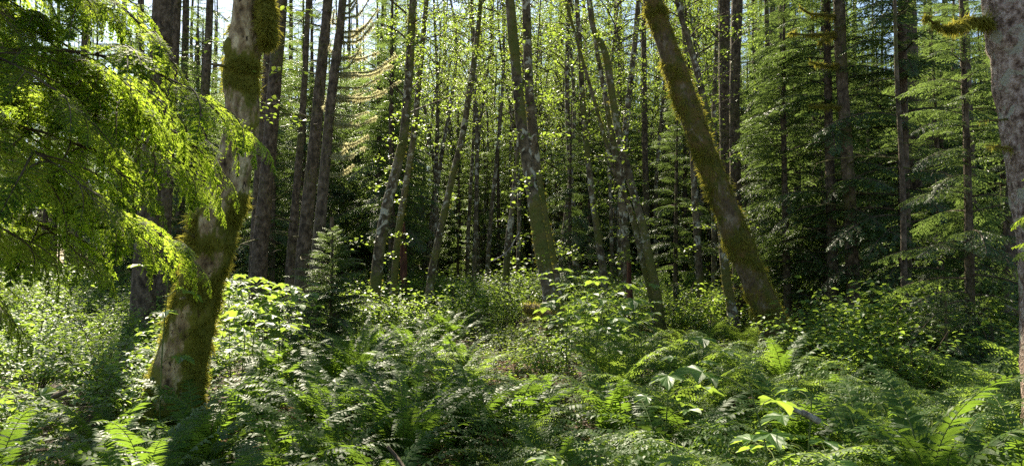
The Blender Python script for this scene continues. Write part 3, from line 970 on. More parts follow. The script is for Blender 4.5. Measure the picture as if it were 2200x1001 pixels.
# --- the alders of the middle ground
A = 'alder_tree'
hero = [
 ('twin trunk with ragged lichen patches, left one of the close pair right of centre', [(1094, -20, 22), (1106, 120, 24), (1118, 250, 25), (1130, 330, 26), (1145, 420, 30), (1160, 520, 32), (1176, 600, 34), (1184, 645, 36)], 13.0, 0),
 ('slimmer trunk of the close pair right of centre, standing just behind its lichen spotted twin', [(1130, -20, 20), (1134, 120, 20), (1140, 240, 22), (1152, 360, 22), (1168, 470, 24), (1186, 560, 24), (1196, 630, 26)], 13.6, 1),
 ('dark mossy trunk leaning right as it rises, broad at its foot, left of centre', [(888, -20, 16), (884, 60, 18), (878, 170, 20), (868, 290, 22), (850, 370, 24), (830, 450, 26), (816, 530, 26), (808, 600, 28)], 15.0, 2),
 ('thin pale trunk curving behind the dark mossy trunk left of centre', [(918, -20, 11), (908, 90, 12), (898, 200, 13), (888, 300, 14), (872, 400, 15), (856, 500, 16), (848, 590, 17)], 17.0, 0),
 ('slender pale spotted trunk leaning right at the centre of the view', [(1034, -20, 10), (1024, 90, 12), (1008, 200, 14), (994, 290, 14), (972, 380, 15), (952, 470, 16), (936, 545, 17), (926, 600, 18)], 16.0, 1),
 ('slender straight dark trunk crossing the patch of sky right of centre', [(1238, -20, 11), (1246, 110, 12), (1252, 220, 13), (1262, 330, 14), (1274, 430, 15), (1288, 530, 17), (1298, 600, 18)], 17.0, 2),
 ('trunk with a kink near its top, bending left into the sky patch', [(1262, -20, 10), (1274, 60, 12), (1298, 108, 16), (1310, 170, 17), (1322, 250, 17), (1340, 330, 17), (1360, 410, 18), (1382, 490, 19), (1396, 560, 20), (1412, 640, 22)], 14.5, 0),
 ('pale thin trunk beside the kinked one, darker and thicker at its foot', [(1276, 60, 9), (1290, 150, 11), (1304, 230, 12), (1318, 310, 14), (1334, 390, 16), (1340, 470, 20), (1346, 560, 20), (1350, 650, 22)], 15.5, 1),
 ('low leaning mossy trunk at the foot of the kinked trunk', [(1300, 300, 8), (1326, 380, 10), (1350, 440, 13), (1368, 500, 15), (1384, 570, 17), (1402, 640, 18)], 14.8, None),
 ('pale spotted slim trunk left of the great leaning trunk', [(1462, -20, 10), (1474, 120, 11), (1486, 260, 12), (1490, 370, 14), (1496, 480, 15), (1502, 580, 16), (1506, 660, 17)], 16.0, 2),
 ('lichen spotted trunk partly hidden behind the great leaning trunk', [(1450, -20, 12), (1480, 90, 14), (1506, 190, 15), (1528, 290, 17), (1545, 400, 20), (1552, 500, 20), (1560, 600, 22), (1572, 660, 24)], 14.0, 0),
 ('thin dark trunk with leafy shoots left of the twin trunks', [(1112, 330, 9), (1106, 400, 12), (1100, 460, 14), (1092, 520, 15), (1088, 580, 16)], 20.0, 1),
]
for k, (lab, path, d, cr) in enumerate(hero):
    big = k in (0, 1, 2, 4, 6, 7, 10)
    t, c, rad, b = px_trunk(A, lab, 'tree', path, d, M['alderbark'], top=15 + (k % 3), seg=22, step=.09, bump=.10,
        mossf=(lambda s: lambda p, n: .40 + 1.5 * fbm(p * 1.7 + s, 60 + s, 3) + .28 * np.exp(-np.clip(p[..., 2], 0, 9) / 1.4) + .15 * n[..., 0])(k),
        tufts=5000 if big else 1500, tsize=.036, thr=.60, seed=20 + k, crown=cr, crown_z=(9.5, 9.5, 4.6, 8, 4.9, 4.4, 8, 11, 7, 4.8, 6, 5.5)[k], crown_s=(.45, .3, .9, .9, .5, .7, .7, .7, .8, .9, .6, .9)[k])
    r = np.random.default_rng(500 + k)
    for j in range(15):
        z = r.uniform(1.2, 7.2); i = int(np.argmin(np.abs(c[:, 2] - z)))
        link('leafy_twig', SPRIG[j % 3], t, tuple(c[i]), (0, 0, r.uniform(0, 6.28)), r.uniform(.6, 1.0))

# --- conifers of the middle ground with individual trunks
S = 'spruce_tree'
con = [
 ('thick straight conifer trunk at upper left, seen above the drooping hemlock boughs', [(352, -20, 46), (346, 90, 46), (338, 180, 45), (330, 300, 46), (322, 420, 48), (312, 560, 52)], 13.0, 0, 9),
 ('conifer trunk standing close behind the thick one at upper left', [(378, -20, 26), (372, 110, 27), (366, 230, 28), (358, 380, 30), (350, 560, 32)], 17.0, 1, 10),
 ('slim grey conifer trunk left of the great crooked trunk', [(452, -20, 16), (446, 120, 18), (438, 260, 19), (430, 420, 20), (424, 560, 22)], 21.0, 2, 10),
 ('thick dark conifer trunk just right of the great crooked trunk', [(606, -20, 28), (594, 130, 30), (584, 260, 32), (572, 400, 34), (562, 500, 36), (556, 590, 38)], 15.5, 3, 9),
 ('dark conifer trunk touching the one right of the great crooked trunk', [(584, -20, 22), (576, 130, 22), (568, 270, 24), (556, 400, 24), (546, 590, 26)], 18.0, 0, 10),
 ('reddish brown conifer trunk left of the trunk with glowing dead limbs', [(706, -20, 22), (696, 90, 24), (686, 200, 26), (676, 310, 28), (664, 420, 30), (654, 520, 32), (648, 600, 34)], 15.0, 1, 10),
 ('thin dark leaning trunk left of the reddish brown conifer', [(660, 60, 12), (654, 180, 14), (646, 300, 16), (636, 420, 18), (630, 500, 22), (624, 590, 24)], 18.0, 2, 10),
 ('tall straight conifer trunk right of the great leaning trunk', [(1584, -20, 26), (1580, 120, 24), (1578, 250, 24), (1580, 380, 26), (1584, 520, 28), (1588, 600, 30)], 18.0, 0, 9),
 ('broad dim conifer trunk touching the tall straight one right of the leaning trunk', [(1556, -20, 26), (1556, 120, 27), (1558, 250, 28), (1560, 380, 28), (1564, 600, 30)], 19.5, 3, 9),
 ('conifer trunk with long mossy bare limbs at upper right', [(1802, -20, 26), (1806, 110, 27), (1812, 220, 26), (1820, 340, 28), (1826, 440, 28), (1832, 600, 30)], 13.5, 1, 7.5),
 ('very thin dark stem rising through the dark hemlocks at right', [(1922, -20, 8), (1926, 150, 10), (1934, 290, 11), (1940, 430, 13), (1942, 580, 14)], 11.5, None, 8),
 ('blackish trunk beside the pink barked tree at the right edge', [(2196, 120, 20), (2186, 260, 22), (2176, 380, 24), (2170, 480, 26), (2168, 620, 28)], 12.5, None, 8),
 ('grey conifer trunk behind the mossy bare limbs at upper right', [(1772, -20, 16), (1770, 140, 18), (1768, 300, 18), (1768, 600, 20)], 22.0, 2, 9),
 ('grey conifer trunk right of the thin dark stem at upper right', [(2070, -20, 20), (2074, 130, 22), (2080, 270, 22), (2086, 420, 24), (2092, 600, 26)], 16.0, 0, 8),
 ('distant straight conifer trunk between two alders at the right of centre', [(1385, 240, 13), (1386, 330, 14), (1388, 420, 15), (1390, 560, 16)], 30.0, None, 9),
 ('slim straight conifer trunk near the upper right behind leaning alder', [(1646, -20, 10), (1650, 160, 11), (1656, 330, 12), (1662, 560, 13)], 24.0, 3, 9),
]
deadg = []
for k in range(6):
    g = G(); r = np.random.default_rng(540 + k)
    l = r.uniform(.5, 1.5)
    q = arc(l, r.uniform(-.3, .2), r.uniform(-.4, .7), 9, 1, r.normal(0, .12))[0]
    tube(g, q, np.linspace(.018, .004, 9), 5, a=.3, mossf=lambda p, n: .6 + 0 * p[..., 0])
    for j in range(2, 9, 2):
        q2 = arc(l * r.uniform(.15, .35), 0, r.uniform(-.9, .9), 4, 1, 0)[0] @ rz_mats(np.array([r.choice([-1, 1]) * r.uniform(.5, 1.1)]), np.array([0.0]), np.array([1.0]))[0].T + q[j - 1]
        tube(g, q2, np.linspace(.007, .002, 4), 3, a=.3)
    deadg.append(g.mesh('dead_limb', M['spruce'], True))
conobj = []
for k, (lab, path, d, cr, cz) in enumerate(con):
    t, c, rad, b = px_trunk(S, lab, 'tree', path, d, M['spruce'], top=24, seg=20, step=.12, bump=.06, seed=70 + k, bumpf=5,
        mossf=(lambda s: lambda p, n: .28 + .7 * fbm(p * 1.5 + s, 90 + s, 3))(k))
    if cr is not None and k not in (0, 1, 2, 5, 6):
        j = int(np.argmin(np.abs(c[:, 2] - cz)))
        link('crown', THIN[k % 3], t, (c[j][0], c[j][1], cz), (0, 0, k * 1.3), (.8, .8, .75))
    rl = np.random.default_rng(560 + k)
    for i in range(16):
        j = int(np.argmin(np.abs(c[:, 2] - rl.uniform(1.4, 8))))
        link('dead_limb', deadg[i % 6], t, tuple(c[j]), (rl.normal(0, .15), rl.normal(0, .15), rl.uniform(0, 6.28)), rl.uniform(.6, 1.1))
    conobj.append((t, c, rad, b))
t, c, rad, b = conobj[9]
for k, pl in enumerate([[(1806, 38), (1770, 32), (1740, 30), (1718, 16)], [(1808, 72), (1770, 74), (1735, 76), (1698, 72)], [(1808, 78), (1780, 82), (1760, 92)], [(1810, 138), (1780, 142), (1760, 138), (1740, 134)], [(1812, 232), (1780, 228), (1740, 228)]]):
    moss_branch(t, b, [P(13.5 - .12 * i, x, y) for i, (x, y) in enumerate(pl)], .035, .015, 80 + k, 900, .07)

# --- the trunk with tiers of glowing dead mossy limbs
tD, cD, rD, bD = px_trunk('dead_spruce', 'conifer with tiers of upcurved dead limbs hung with glowing moss, left of centre', 'tree',
    [(738, -20, 18), (728, 80, 20), (718, 160, 22), (708, 250, 23), (700, 340, 24), (692, 430, 25), (684, 520, 28), (678, 600, 30)], 13.0, M['spruce'], top=22, seg=22, step=.1, bump=.06, seed=99, bumpf=5)
rr_ = np.random.default_rng(77)
limbs = [(736, 40, 790, -8), (736, 30, 760, 2), (734, 70, 800, 30), (732, 92, 790, 62), (730, 80, 770, 66), (728, 124, 762, 120), (724, 150, 762, 112),
         (724, 124, 800, 122), (722, 158, 838, 130), (720, 162, 828, 150), (720, 188, 800, 178), (718, 212, 846, 184), (716, 206, 786, 200), (716, 216, 800, 206),
         (712, 246, 778, 250), (712, 268, 795, 262), (714, 264, 760, 262), (706, 310, 778, 302), (706, 336, 770, 326), (704, 332, 740, 322), (702, 374, 746, 364),
         (738, 14, 770, -30), (736, 55, 706, 30), (728, 110, 700, 96), (716, 230, 690, 222)]
for k, (x0, y0, x1, y1) in enumerate(limbs):
    dd = 13.0; de = 13.0 - rr_.uniform(-.6, .9)
    L = abs(x1 - x0)
    pl = [P(dd, x0, y0), P(dd * .67 + de * .33, x0 + (x1 - x0) * .35, y0 + 2 + (y1 - y0) * .10), P(dd * .33 + de * .67, x0 + (x1 - x0) * .7, y0 + 3 + (y1 - y0) * .3), P(de, x1 + 12, y1 - 9)]
    moss_branch(tD, bD, pl, .022, .006, 120 + k, int(16 * L) + 200, .042, 'dead_limb', M['spruce'], 'hangmoss', .9)

# --- small oddments: stumps, logs, sticks
def stump(label, px, y0, y1, wd, d, mat, seed):
    px_trunk('tree_stump', label, 'stump', [(px - 1, y0, wd * .8), (px, (y0 + y1) / 2, wd), (px + 1, y1, wd * 1.1)], d, mat, seg=16, step=.05, bump=.2, seed=seed, topstop=True, mossf=lambda p, n: .2 + .4 * fbm(p * 3, seed, 2))


stump('short rusty red rotten stump in the distance between thin trunks left of centre', 866, 478, 560, 15, 22.0, M['redwood'], 201)
stump('reddish snag beside the kinked trunk right of centre', 1352, 560, 660, 13, 15.0, M['redwood'], 202)
stump('small mossy snag at the foot of the glowing dead limbed conifer', 714, 466, 600, 11, 14.0, M['heroright'], 203)


def log(name, label, pts, r0, r1, mat, moss, seed, tuft=0):
    pts = np.array(pts); base = pts[0].copy()
    t = thing(name, label, 'log' if r0 > .03 else 'stick', tuple(base))
    g = G()
    q = smooth_path(pts - base, .04)
    pos, nor, m = tube(g, q, np.linspace(r0, r1, len(q)), 14 if r0 > .03 else 7, bump=lambda p, n, s: .3 * fbm(p * 9, seed, 3), mossf=lambda p, n: moss + .4 * fbm(p * 4, seed, 2), cap=True)
    link('wood', g.mesh('wood', mat, True), t)
    if tuft:
        link('moss', moss_tufts(pos, nor, np.ones(pos.shape[:2]), tuft, .05, seed, .3).mesh('moss', M['mossfuzz']), t)


log('fallen_log', 'mossy log end poking from the shrubs beside the twin trunks', [P(12.2, 1132, 662), P(12.0, 1160, 668), P(11.8, 1180, 684), P(11.7, 1190, 720)], .09, .10, M['heroright'], .8, 211, 1500)
log('dead_stick', 'pale weathered stick lying among broad leaves at lower right', [P(4.6, 1690, 872), P(4.6, 1730, 888), P(4.6, 1760, 905)], .018, .022, M['deadwood'], .1, 212)
log('dead_stick', 'grey broken stick leaning out of the dark ferns at bottom centre', [P(4.5, 832, 958), P(4.5, 850, 978), P(4.4, 872, 1010)], .010, .012, M['twig'], .1, 213)
log('dead_stick', 'brown rotten stick in the sunlit undergrowth at lower left', [P(6.4, 85, 870), P(6.3, 120, 850), P(6.2, 140, 842)], .022, .02, M['twig'], .1, 214)
log('dead_stick', 'long pale fallen stick standing out of the leaves left of the twin trunks', [P(12, 1060, 560), P(12, 1090, 540), P(12, 1115, 500)], .012, .008, M['deadwood'], .1, 215)

#@FOREST
# ------------------------------------------------------------------ the forest behind
THIN2 = [conifer_crown(26, 9, 2.6, 46, 381 + k, gap=.5).mesh('crown', [M['conifer'], M['twig']]) for k in range(3)]
occupied = [(p[3][0], p[3][1]) for p in conobj]
fr = np.random.default_rng(2024)


def copy_tree(parts, name, label, cat, group, x, y, sc, rz, scz=None):
    t = thing(name, label, cat, (x, y, float(gz(x, y))), rz, group)
    t.scale = (sc, sc, scz or sc)
    for nm, me in parts:
        link(nm, me, t)
    return t


def scatter(n, ymin, ymax, sep, cond, tries=4000, seed=0, fov=.78, margin=2.0, power=.5):
    r = np.random.default_rng(seed)
    out = []
    for _ in range(tries):
        if len(out) >= n: break
        y = ymin + (ymax - ymin) * r.uniform() ** power
        x = r.uniform(-1, 1) * (y * fov + margin)
        if not cond(x, y, r): continue
        if any((x - a) ** 2 + (y - b) ** 2 < sep * sep for a, b in out): continue
        out.append((x, y))
    return out


def az_px(x, y): return 1100 + FPX * x / y

hx = [(o_[0], o_[1]) for o_ in [(p[3][0], p[3][1]) for p in conobj] + [(bL[0], bL[1]), (bR[0], bR[1])]]
# tall conifers: many at left and right, few at the centre until far away
def c_con(x, y, r):
    a = az_px(x, y)
    if y < 42 and a < 900 and r.uniform() < .55: return False
    if y < 24 and -100 < a < 2300 and not (a < 180 or a > 1640): return False
    if 780 < a < 1420 and y < 32: return False
    if 640 < a < 1300 and y < 60 and r.uniform() < .35: return False
    return all((x - q[0]) ** 2 + (y - q[1]) ** 2 > 1.6 for q in hx)


for x, y in scatter(230, 15, 95, 1.9, c_con, seed=31, tries=9000, power=.4):
    k = int(fr.integers(4))
    copy_tree([('trunk', CON[k][0]), ('crown', CON[k][1] if y > 44 or fr.uniform() < .25 else THIN2[k % 3])], 'conifer_tree', 'tall straight conifer in the background wood, one of many grey trunks behind the nearer trees', 'tree', 'tall conifers of the background wood', x, y, fr.uniform(.85, 1.2), fr.uniform(0, 6.28))

def c_ald(x, y, r):
    a = az_px(x, y)
    return (850 < a < 1580) and all((x - q[0]) ** 2 + (y - q[1]) ** 2 > 1.2 for q in hx)


for x, y in scatter(160, 19, 66, 1.15, c_ald, seed=37, fov=.32, margin=1):
    k = int(fr.integers(3))
    z0 = fr.uniform(4.0, 8.5)
    t = thing('alder_tree', 'slender background alder with leafy crown in the bright middle of the wood', 'tree', (x, y, float(gz(x, y))), fr.uniform(0, 6.28), 'slender alders of the background wood')
    s = fr.uniform(.85, 1.2); t.scale = (s, s, s)
    t.rotation_euler = (fr.normal(0, .03), fr.normal(0, .03), fr.uniform(0, 6.28))
    link('trunk', ALD_TR[k], t)
    link('crown', ALD_CRm[int(fr.integers(3))], t, (0, 0, z0), (0, 0, fr.uniform(0, 6.28)), (1, 1, (16 - z0) / 9))

def c_yng(x, y, r):
    a = az_px(x, y)
    if a > 1620 and y > 12.8: return True
    if a < 760 and y > 16: return r.uniform() < .6
    return y > 24


for x, y in scatter(170, 11, 75, 2.0, c_yng, seed=41, tries=9000):
    k = int(fr.integers(3))
    s = fr.uniform(.7, 1.1)
    copy_tree([('trunk', YNG[k][0]), ('crown', YNG[k][1])], 'young_hemlock', 'young drooping hemlock filling the gaps between the tall background trunks', 'tree', 'young hemlocks under the tall trees', x, y, s, fr.uniform(0, 6.28))
for x, y in scatter(36, 14, 28, 1.7, lambda x, y, r: 1640 < az_px(x, y) < 2350, seed=53, tries=4000, fov=.85):
    k = int(fr.integers(3))
    copy_tree([('trunk', YNG[k][0]), ('crown', YNG[k][1])], 'young_hemlock', 'young drooping hemlock filling the gaps between the tall background trunks', 'tree', 'young hemlocks under the tall trees', x, y, fr.uniform(.7, 1.05), fr.uniform(0, 6.28))
for x, y in scatter(34, 29, 48, 1.9, lambda x, y, r: 760 < az_px(x, y) < 1600, seed=47, tries=4000, fov=.3):
    k = 1
    copy_tree([('trunk', YNG[k][0]), ('crown', YNG[k][1])], 'young_hemlock', 'young drooping hemlock filling the gaps between the tall background trunks', 'tree', 'young hemlocks under the tall trees', x, y, fr.uniform(.8, 1.2), fr.uniform(0, 6.28))
for x, y in scatter(90, 21, 44, 1.6, lambda x, y, r: 250 < az_px(x, y) < 860 or 1600 < az_px(x, y) < 2300, seed=43, tries=9000, fov=.8):
    k = 1
    copy_tree([('trunk', YNG[k][0]), ('crown', YNG[k][1])], 'young_hemlock', 'young drooping hemlock filling the gaps between the tall background trunks', 'tree', 'young hemlocks under the tall trees', x, y, fr.uniform(.95, 1.25), fr.uniform(0, 6.28))
for lab, px, d, k, s in [
    ('dark young hemlock with dense layered boughs just right of the twin trunks', 1225, 18.5, 0, .72),
    ('young hemlock with sunlit pale tips behind the great leaning trunk', 1450, 17.5, 2, .95),
    ('drooping dark hemlock beneath the mossy bare limbs at right', 1790, 14.0, 1, .95),
    ('dense dark hemlock around the very thin stem at right', 1945, 13.5, 1, 1.05),
    ('low hemlock with feathery boughs left of the pink barked trunk', 2080, 9.5, 0, .75),
    ('bright tipped hemlock at the edge of the dark stand right of the leaning trunk', 1690, 16.5, 0, .95)]:
    q = P(d, px, 560)
    copy_tree([('trunk', YNG[k][0]), ('crown', YNG[k][1])], 'young_hemlock', lab, 'tree', None, q[0], d, s, px * .01)
for lab, px, d, k, s in [
    ('small feathery hemlock sapling below the glowing dead limbed conifer', 712, 11.0, 0, .96),
    ('lopsided sapling low among the shrubs at far right', 2030, 8.6, 1, .8)]:
    q = P(d, px, 560)
    copy_tree([('trunk', SAP[k][0]), ('crown', SAP[k][1])], 'hemlock_sapling', lab, 'sapling', None, q[0], d, s, px * .01)

# far wood that reads as one mass
g = G()
r = np.random.default_rng(88)
fx, fy = [], []
for k in range(240):
    y = r.uniform(84, 135); x = r.uniform(-1, 1) * y * .85
    fx.append(x); fy.append(y)
fx, fy = np.array(fx), np.array(fy)
tr = simple_trunk(26, .25, 601, seg=6)
cr_ = conifer_crown(26, 3, 3.2, 60, 602, tmpl=[spray_G(1.0, 8, 3, .14, 604)])
n = len(fx)
T = np.stack([fx, fy, gz(fx, fy)], -1)
fa = 1100 + FPX * fx / fy
low = np.exp(-((fa - 860) / 60) ** 2) + np.exp(-((fa - 1255) / 55) ** 2)
sc_ = r.uniform(1.15, 1.65, n) * (1 - .55 * np.clip(low, 0, 1))
Rm = rz_mats(r.uniform(0, 6.28, n), np.zeros(n), sc_)
g.inst(tr, Rm, T, mat=0)
tv = cr_
v_, f_, a_, m_ = tv.pack()
g2 = G(); g2.v = [v_]; g2.a = [a_]; g2.m = [m_]; g2.f = [(f, 1 + mt) for f, mt in f_]; g2.n = len(v_)
g.inst(g2, Rm, T)
tag(link('distant_wood', g.mesh('distant_wood', [M['spruce'], M['conifer'], M['twig']])), 'hazy far wood of conifers closing the view behind all the trunks', 'woodland', kind='stuff')

#@NEARHEM
# ------------------------------------------------------------------ the near hemlock whose boughs hang in from the left
SPR = [spray_G(1.0, 15, 6, .020, 690 + k, droop=dd, hires=True) for k, dd in enumerate((.30, .45, .38))]


def bough_G(seed):
    """a limb 1 unit long along +Y carrying many small drooping sprays"""
    r = np.random.default_rng(seed)
    g = G()
    pts, t = arc(1.0, .14, -.75, 18, 1.3, r.uniform(-.12, .12))
    tube(g, pts, .0085 * (1 - t * .88), 6, a=.3, mat=1)
    n = 18
    tt = np.clip(np.linspace(.10, 1, n) + r.normal(0, .02, n), 0, .999)
    sd = np.where(np.arange(n) % 2 == 0, 1, -1)
    p, d = interp(pts, tt)
    x = nrm(np.cross(d, np.array([[0, 0, 1.0]])))
    an = np.radians(62 - 50 * tt ** 3) + r.normal(0, .22, n)
    dd = x * (sd * np.sin(an))[:, None] + d * np.cos(an)[:, None] + np.array([0, 0, 1.0]) * r.normal(-.16, .20, n)[:, None]
    L = (.20 + .20 * np.sin(np.pi * np.clip(tt * 1.05, 0, 1))) * r.uniform(.65, 1.2, n)
    up = np.array([0, 0, 1.0]) + r.normal(0, .30, (n, 3))
    wh = r.integers(0, 3, n)
    for k in range(3):
        i = wh == k
        g.inst(SPR[k], basis(dd[i], up[i], L[i], L[i], L[i]), p[i])
    return g


HB = [bough_G(700 + k) for k in range(3)]
HBm = [g.mesh('bough', [M['hemlock'], M['twig']]) for g in HB]
hb = np.array([-4.3, 3.2, 0.0]); hb[2] = float(gz(hb[0], hb[1]))
tH = thing('hemlock_tree', 'hemlock outside the left edge whose sunlit drooping boughs fill the left of the view', 'tree', tuple(hb))
zz = np.linspace(-.2, 13, 40)
g = G(); tube(g, np.stack([0 * zz, 0 * zz, zz], -1), .17 * (1 - zz / 14) + .01, 20, bump=lambda p, n, q: .15 * fbm(p * 5, 3, 3), mossf=lambda p, n: .3 + 0 * p[..., 0])
link('trunk', g.mesh('trunk', M['spruce'], True), tH)
cr = link('crown', conifer_crown(13, 7.0, 1.9, 36, 711).mesh('crown', [M['conifer'], M['twig']]), tH)


def bough(p0, p1, roll, k, s):
    """a bough from world point p0 to p1 (tip)"""
    p0 = np.array(p0); p1 = np.array(p1)
    d = Vector(p1 - p0); L = d.length
    d.normalize()
    up = Vector((0, .45 - roll, 1)).normalized()
    x = d.cross(up).normalized(); z = x.cross(d)
    m = Matrix((x, d, z)).transposed().to_4x4()
    # the template droops: lift its start direction a little
    m = m @ Matrix.Rotation(.28, 4, 'X')
    o = link('bough', HBm[k % 3], tH, tuple(p0 - hb), tuple(m.to_euler()), L * s * .88)
    return o


r = np.random.default_rng(712)
tips = [  # (tip px, tip py, distance, start px, start py, roll)
    (385, 185, 3.6, -160, -120, .3), (300, 120, 4.1, -260, -120, .2),
    (545, 320, 3.5, -80, 120, .35), (500, 400, 4.0, -160, 180, .1), (400, 330, 4.4, -160, 120, .3),
    (310, 260, 3.8, -260, 20, .2), (220, 330, 3.2, -360, 80, .5),
    (300, 515, 3.3, -260, 300, .3), (150, 470, 3.9, -360, 260, .1),
    (190, 40, 3.3, -260, -220, .3), (120, 140, 3.6, -380, -60, .4),
    (440, 440, 4.3, -160, 220, .3), (280, 360, 4.5, -260, 160, .2), (370, 490, 4.1, -200, 270, .2),
    (345, 585, 4.5, -120, 400, .2), (440, 600, 4.6, -60, 430, .1), (260, 640, 4.4, -200, 450, .2), (90, 600, 3.6, -380, 430, .3), (40, 740, 4.0, -360, 560, .2),
]
for k, (tx, ty, d, sx, sy, ro) in enumerate(tips):
    bough(P(d + .15, sx, sy), P(d - .1, tx, ty), ro, k, 1.06)
for k in range(3):
    tx = r.uniform(-60, 330); ty = 30 + r.uniform(0, 1) * 600
    d = r.uniform(3.2, 4.8)
    bough(P(d + .2, tx - r.uniform(380, 620), ty - r.uniform(120, 330)), P(d, tx, ty), r.uniform(.2, .8), k, 1.0)
# sprays reaching in at the right edge
tG = thing('hemlock_sapling', 'hemlock sapling at the right edge with bright sprays before the pink bark', 'sapling', (4.6, 5.0, float(gz(4.6, 5.0))))
g = G(); zz = np.linspace(-.1, 3.2, 16); tube(g, np.stack([0 * zz, 0 * zz, zz], -1), .03 * (1 - zz / 3.6), 8)
link('trunk', g.mesh('trunk', M['spruce'], True), tG)
hb2 = np.array([4.6, 5.0, float(gz(4.6, 5.0))])
for k, (tx, ty, sx, sy) in enumerate([(2150, 412, 2320, 400), (2140, 490, 2320, 480), (2120, 545, 2310, 560), (2160, 590, 2330, 600)]):
    p0 = P(4.9, sx, sy - 20); p1 = P(4.6, tx, ty)
    d = Vector(p1 - p0); L = d.length; d.normalize(); up = Vector((0, -.2, 1)).normalized()
    x = d.cross(up).normalized(); z = x.cross(d)
    m = Matrix((x, d, z)).transposed().to_4x4() @ Matrix.Rotation(.2, 4, 'X')
    link('bough', HBm[k % 3], tG, tuple(p0 - hb2), tuple(m.to_euler()), L * .62)

#@UNDER
# ------------------------------------------------------------------ undergrowth
def onpath(x, y, w=.42):
    return abs(x - float(path_x(y))) < w and y < 10


hand = []


def BF(kind, px, d, n, L, label, lean=(0, 0), spread=1.0, seed=0, az0=0., arcspan=2 * np.pi):
    x = (px - 1100) / FPX * d
    hand.append((x, d, .95 if seed in (1, 3, 4, 5, 15, 17, 31, 32, 33) else .5))
    big_fern(kind, x, d, n, L, label, lean, spread, az0, seed, arcspan)


BF('u', 850, 5.8, 36, 1.15, 'large upright sword fern clump with glinting frond tips left of the path', (.25, -.05), .85, 1)
BF('u', 985, 6.8, 36, 1.15, 'dark sword fern clump leaning right at the left edge of the path', (.28, 0), .85, 2)
BF('s', 2000, 4.4, 15, 1.1, 'big bright sword fern with backlit upright fronds at lower right', (0, 0), .75, 3)
BF('s', 2180, 4.6, 13, 1.0, 'sword fern cut by the right edge with yellow green fronds', (0, 0), .8, 4)
BF('s', 1870, 5.0, 18, .9, 'dark sword fern left of the big bright one at lower right', (-.1, 0), .9, 5)
BF('s', 2085, 3.5, 16, .8, 'sword fern low in the bottom right corner', (0, 0), 1.0, 6)
BF('s', 690, 3.6, 15, .9, 'sword fern at the bottom with one pale frond pointing right', (0, 0), 1.2, 7)
BF('s', 930, 5.3, 16, .62, 'low yellow green sword fern arching over the foot of the big clump', (.1, 0), 1.2, 8)
BF('s', 1010, 5.6, 16, .60, 'small sword fern at the left lip of the bare path', (-.1, 0), 1.1, 26)
BF('l', 1180, 5.6, 12, .75, 'lacy fern at the right lip of the bare path', (0, 0), 1.1, 27)
BF('s', 1150, 7.6, 20, .75, 'sword fern closing the path where it narrows', (.1, 0), 1.0, 28)
BF('s', 400, 3.2, 20, .80, 'large dark sword fern at the bottom edge left of centre', (0, 0), 1.2, 29)
BF('l', 250, 4.9, 13, .9, 'lacy fern left of the foot of the crooked trunk', (0, 0), 1.2, 30)
BF('s', 620, 3.15, 13, .80, 'large arching sword fern cut by the bottom edge left of centre', (0, 0), 1.1, 31)
BF('s', 1900, 3.7, 14, .85, 'arching sword fern low beneath the big bright one at lower right', (0, 0), 1.0, 32)
BF('u', 700, 5.3, 26, 1.0, 'long fronded sword fern leaning right before the upright clump', (.25, 0), .9, 33)
BF('s', 480, 4.2, 22, .85, 'dark sword fern right of the foot of the crooked trunk', (0, 0), 1.1, 9)
BF('s', 300, 3.9, 22, .90, 'dark sword fern in front of the foot of the crooked trunk', (0, 0), 1.1, 10)
BF('s', 110, 3.7, 20, .90, 'sword fern in the bottom left corner', (0, 0), 1.1, 11)
BF('s', 600, 5.0, 22, .90, 'spreading sword fern halfway between the crooked trunk and the upright clump', (0, 0), 1.0, 12)
BF('s', 700, 6.6, 24, 1.0, 'tall sword fern behind and left of the upright clump', (.1, 0), .8, 13)
BF('u', 760, 8.3, 30, 1.0, 'sword fern beyond the upright clump with silvery tips', (.15, 0), .7, 14)
BF('l', 1470, 3.7, 13, 1.1, 'pale lacy fern in full sun at bottom right of centre', (-.1, 0), 1.2, 15)
BF('l', 1380, 4.5, 13, 1.15, 'lacy fern with a long arching yellow frond right of the path', (-.2, 0), 1.0, 16)
BF('l', 1620, 4.4, 13, 1.1, 'lacy fern beside the large umbrella shaped leaves', (0, 0), 1.1, 17)
BF('l', 1760, 3.5, 12, .90, 'lacy pale fern at the bottom edge right of centre', (0, 0), 1.2, 18)
BF('l', 1560, 6.2, 13, 1.0, 'lacy fern with wide flat fronds behind the umbrella shaped leaves', (0, 0), 1.2, 19)
BF('l', 1700, 7.6, 13, 1.1, 'bluish lacy fern in front of the foot of the leaning trunk', (0, 0), 1.3, 20)
BF('l', 1500, 8.6, 13, 1.1, 'wide lacy fern in the shade left of the leaning trunk foot', (0, 0), 1.3, 21)
BF('l', 1900, 6.8, 13, 1.1, 'wide bluish lacy fern behind the bright sword fern', (0, 0), 1.3, 22)
BF('l', 1200, 3.8, 11, .70, 'small lacy fern at the bottom just right of the path', (-.1, 0), 1.3, 23)
BF('l', 2120, 7.5, 13, 1.0, 'yellow lit lacy fern in front of the dark hemlocks at far right', (0, 0), 1.0, 24)
BF('l', 880, 9.5, 12, .95, 'yellow green lacy fern with sunlit flat fronds behind the upright clump', (0, 0), 1.0, 25)

# large-leaved plants with leaves as parts
TMm = [g.mesh('leaf', M['broad']) for g in TM]


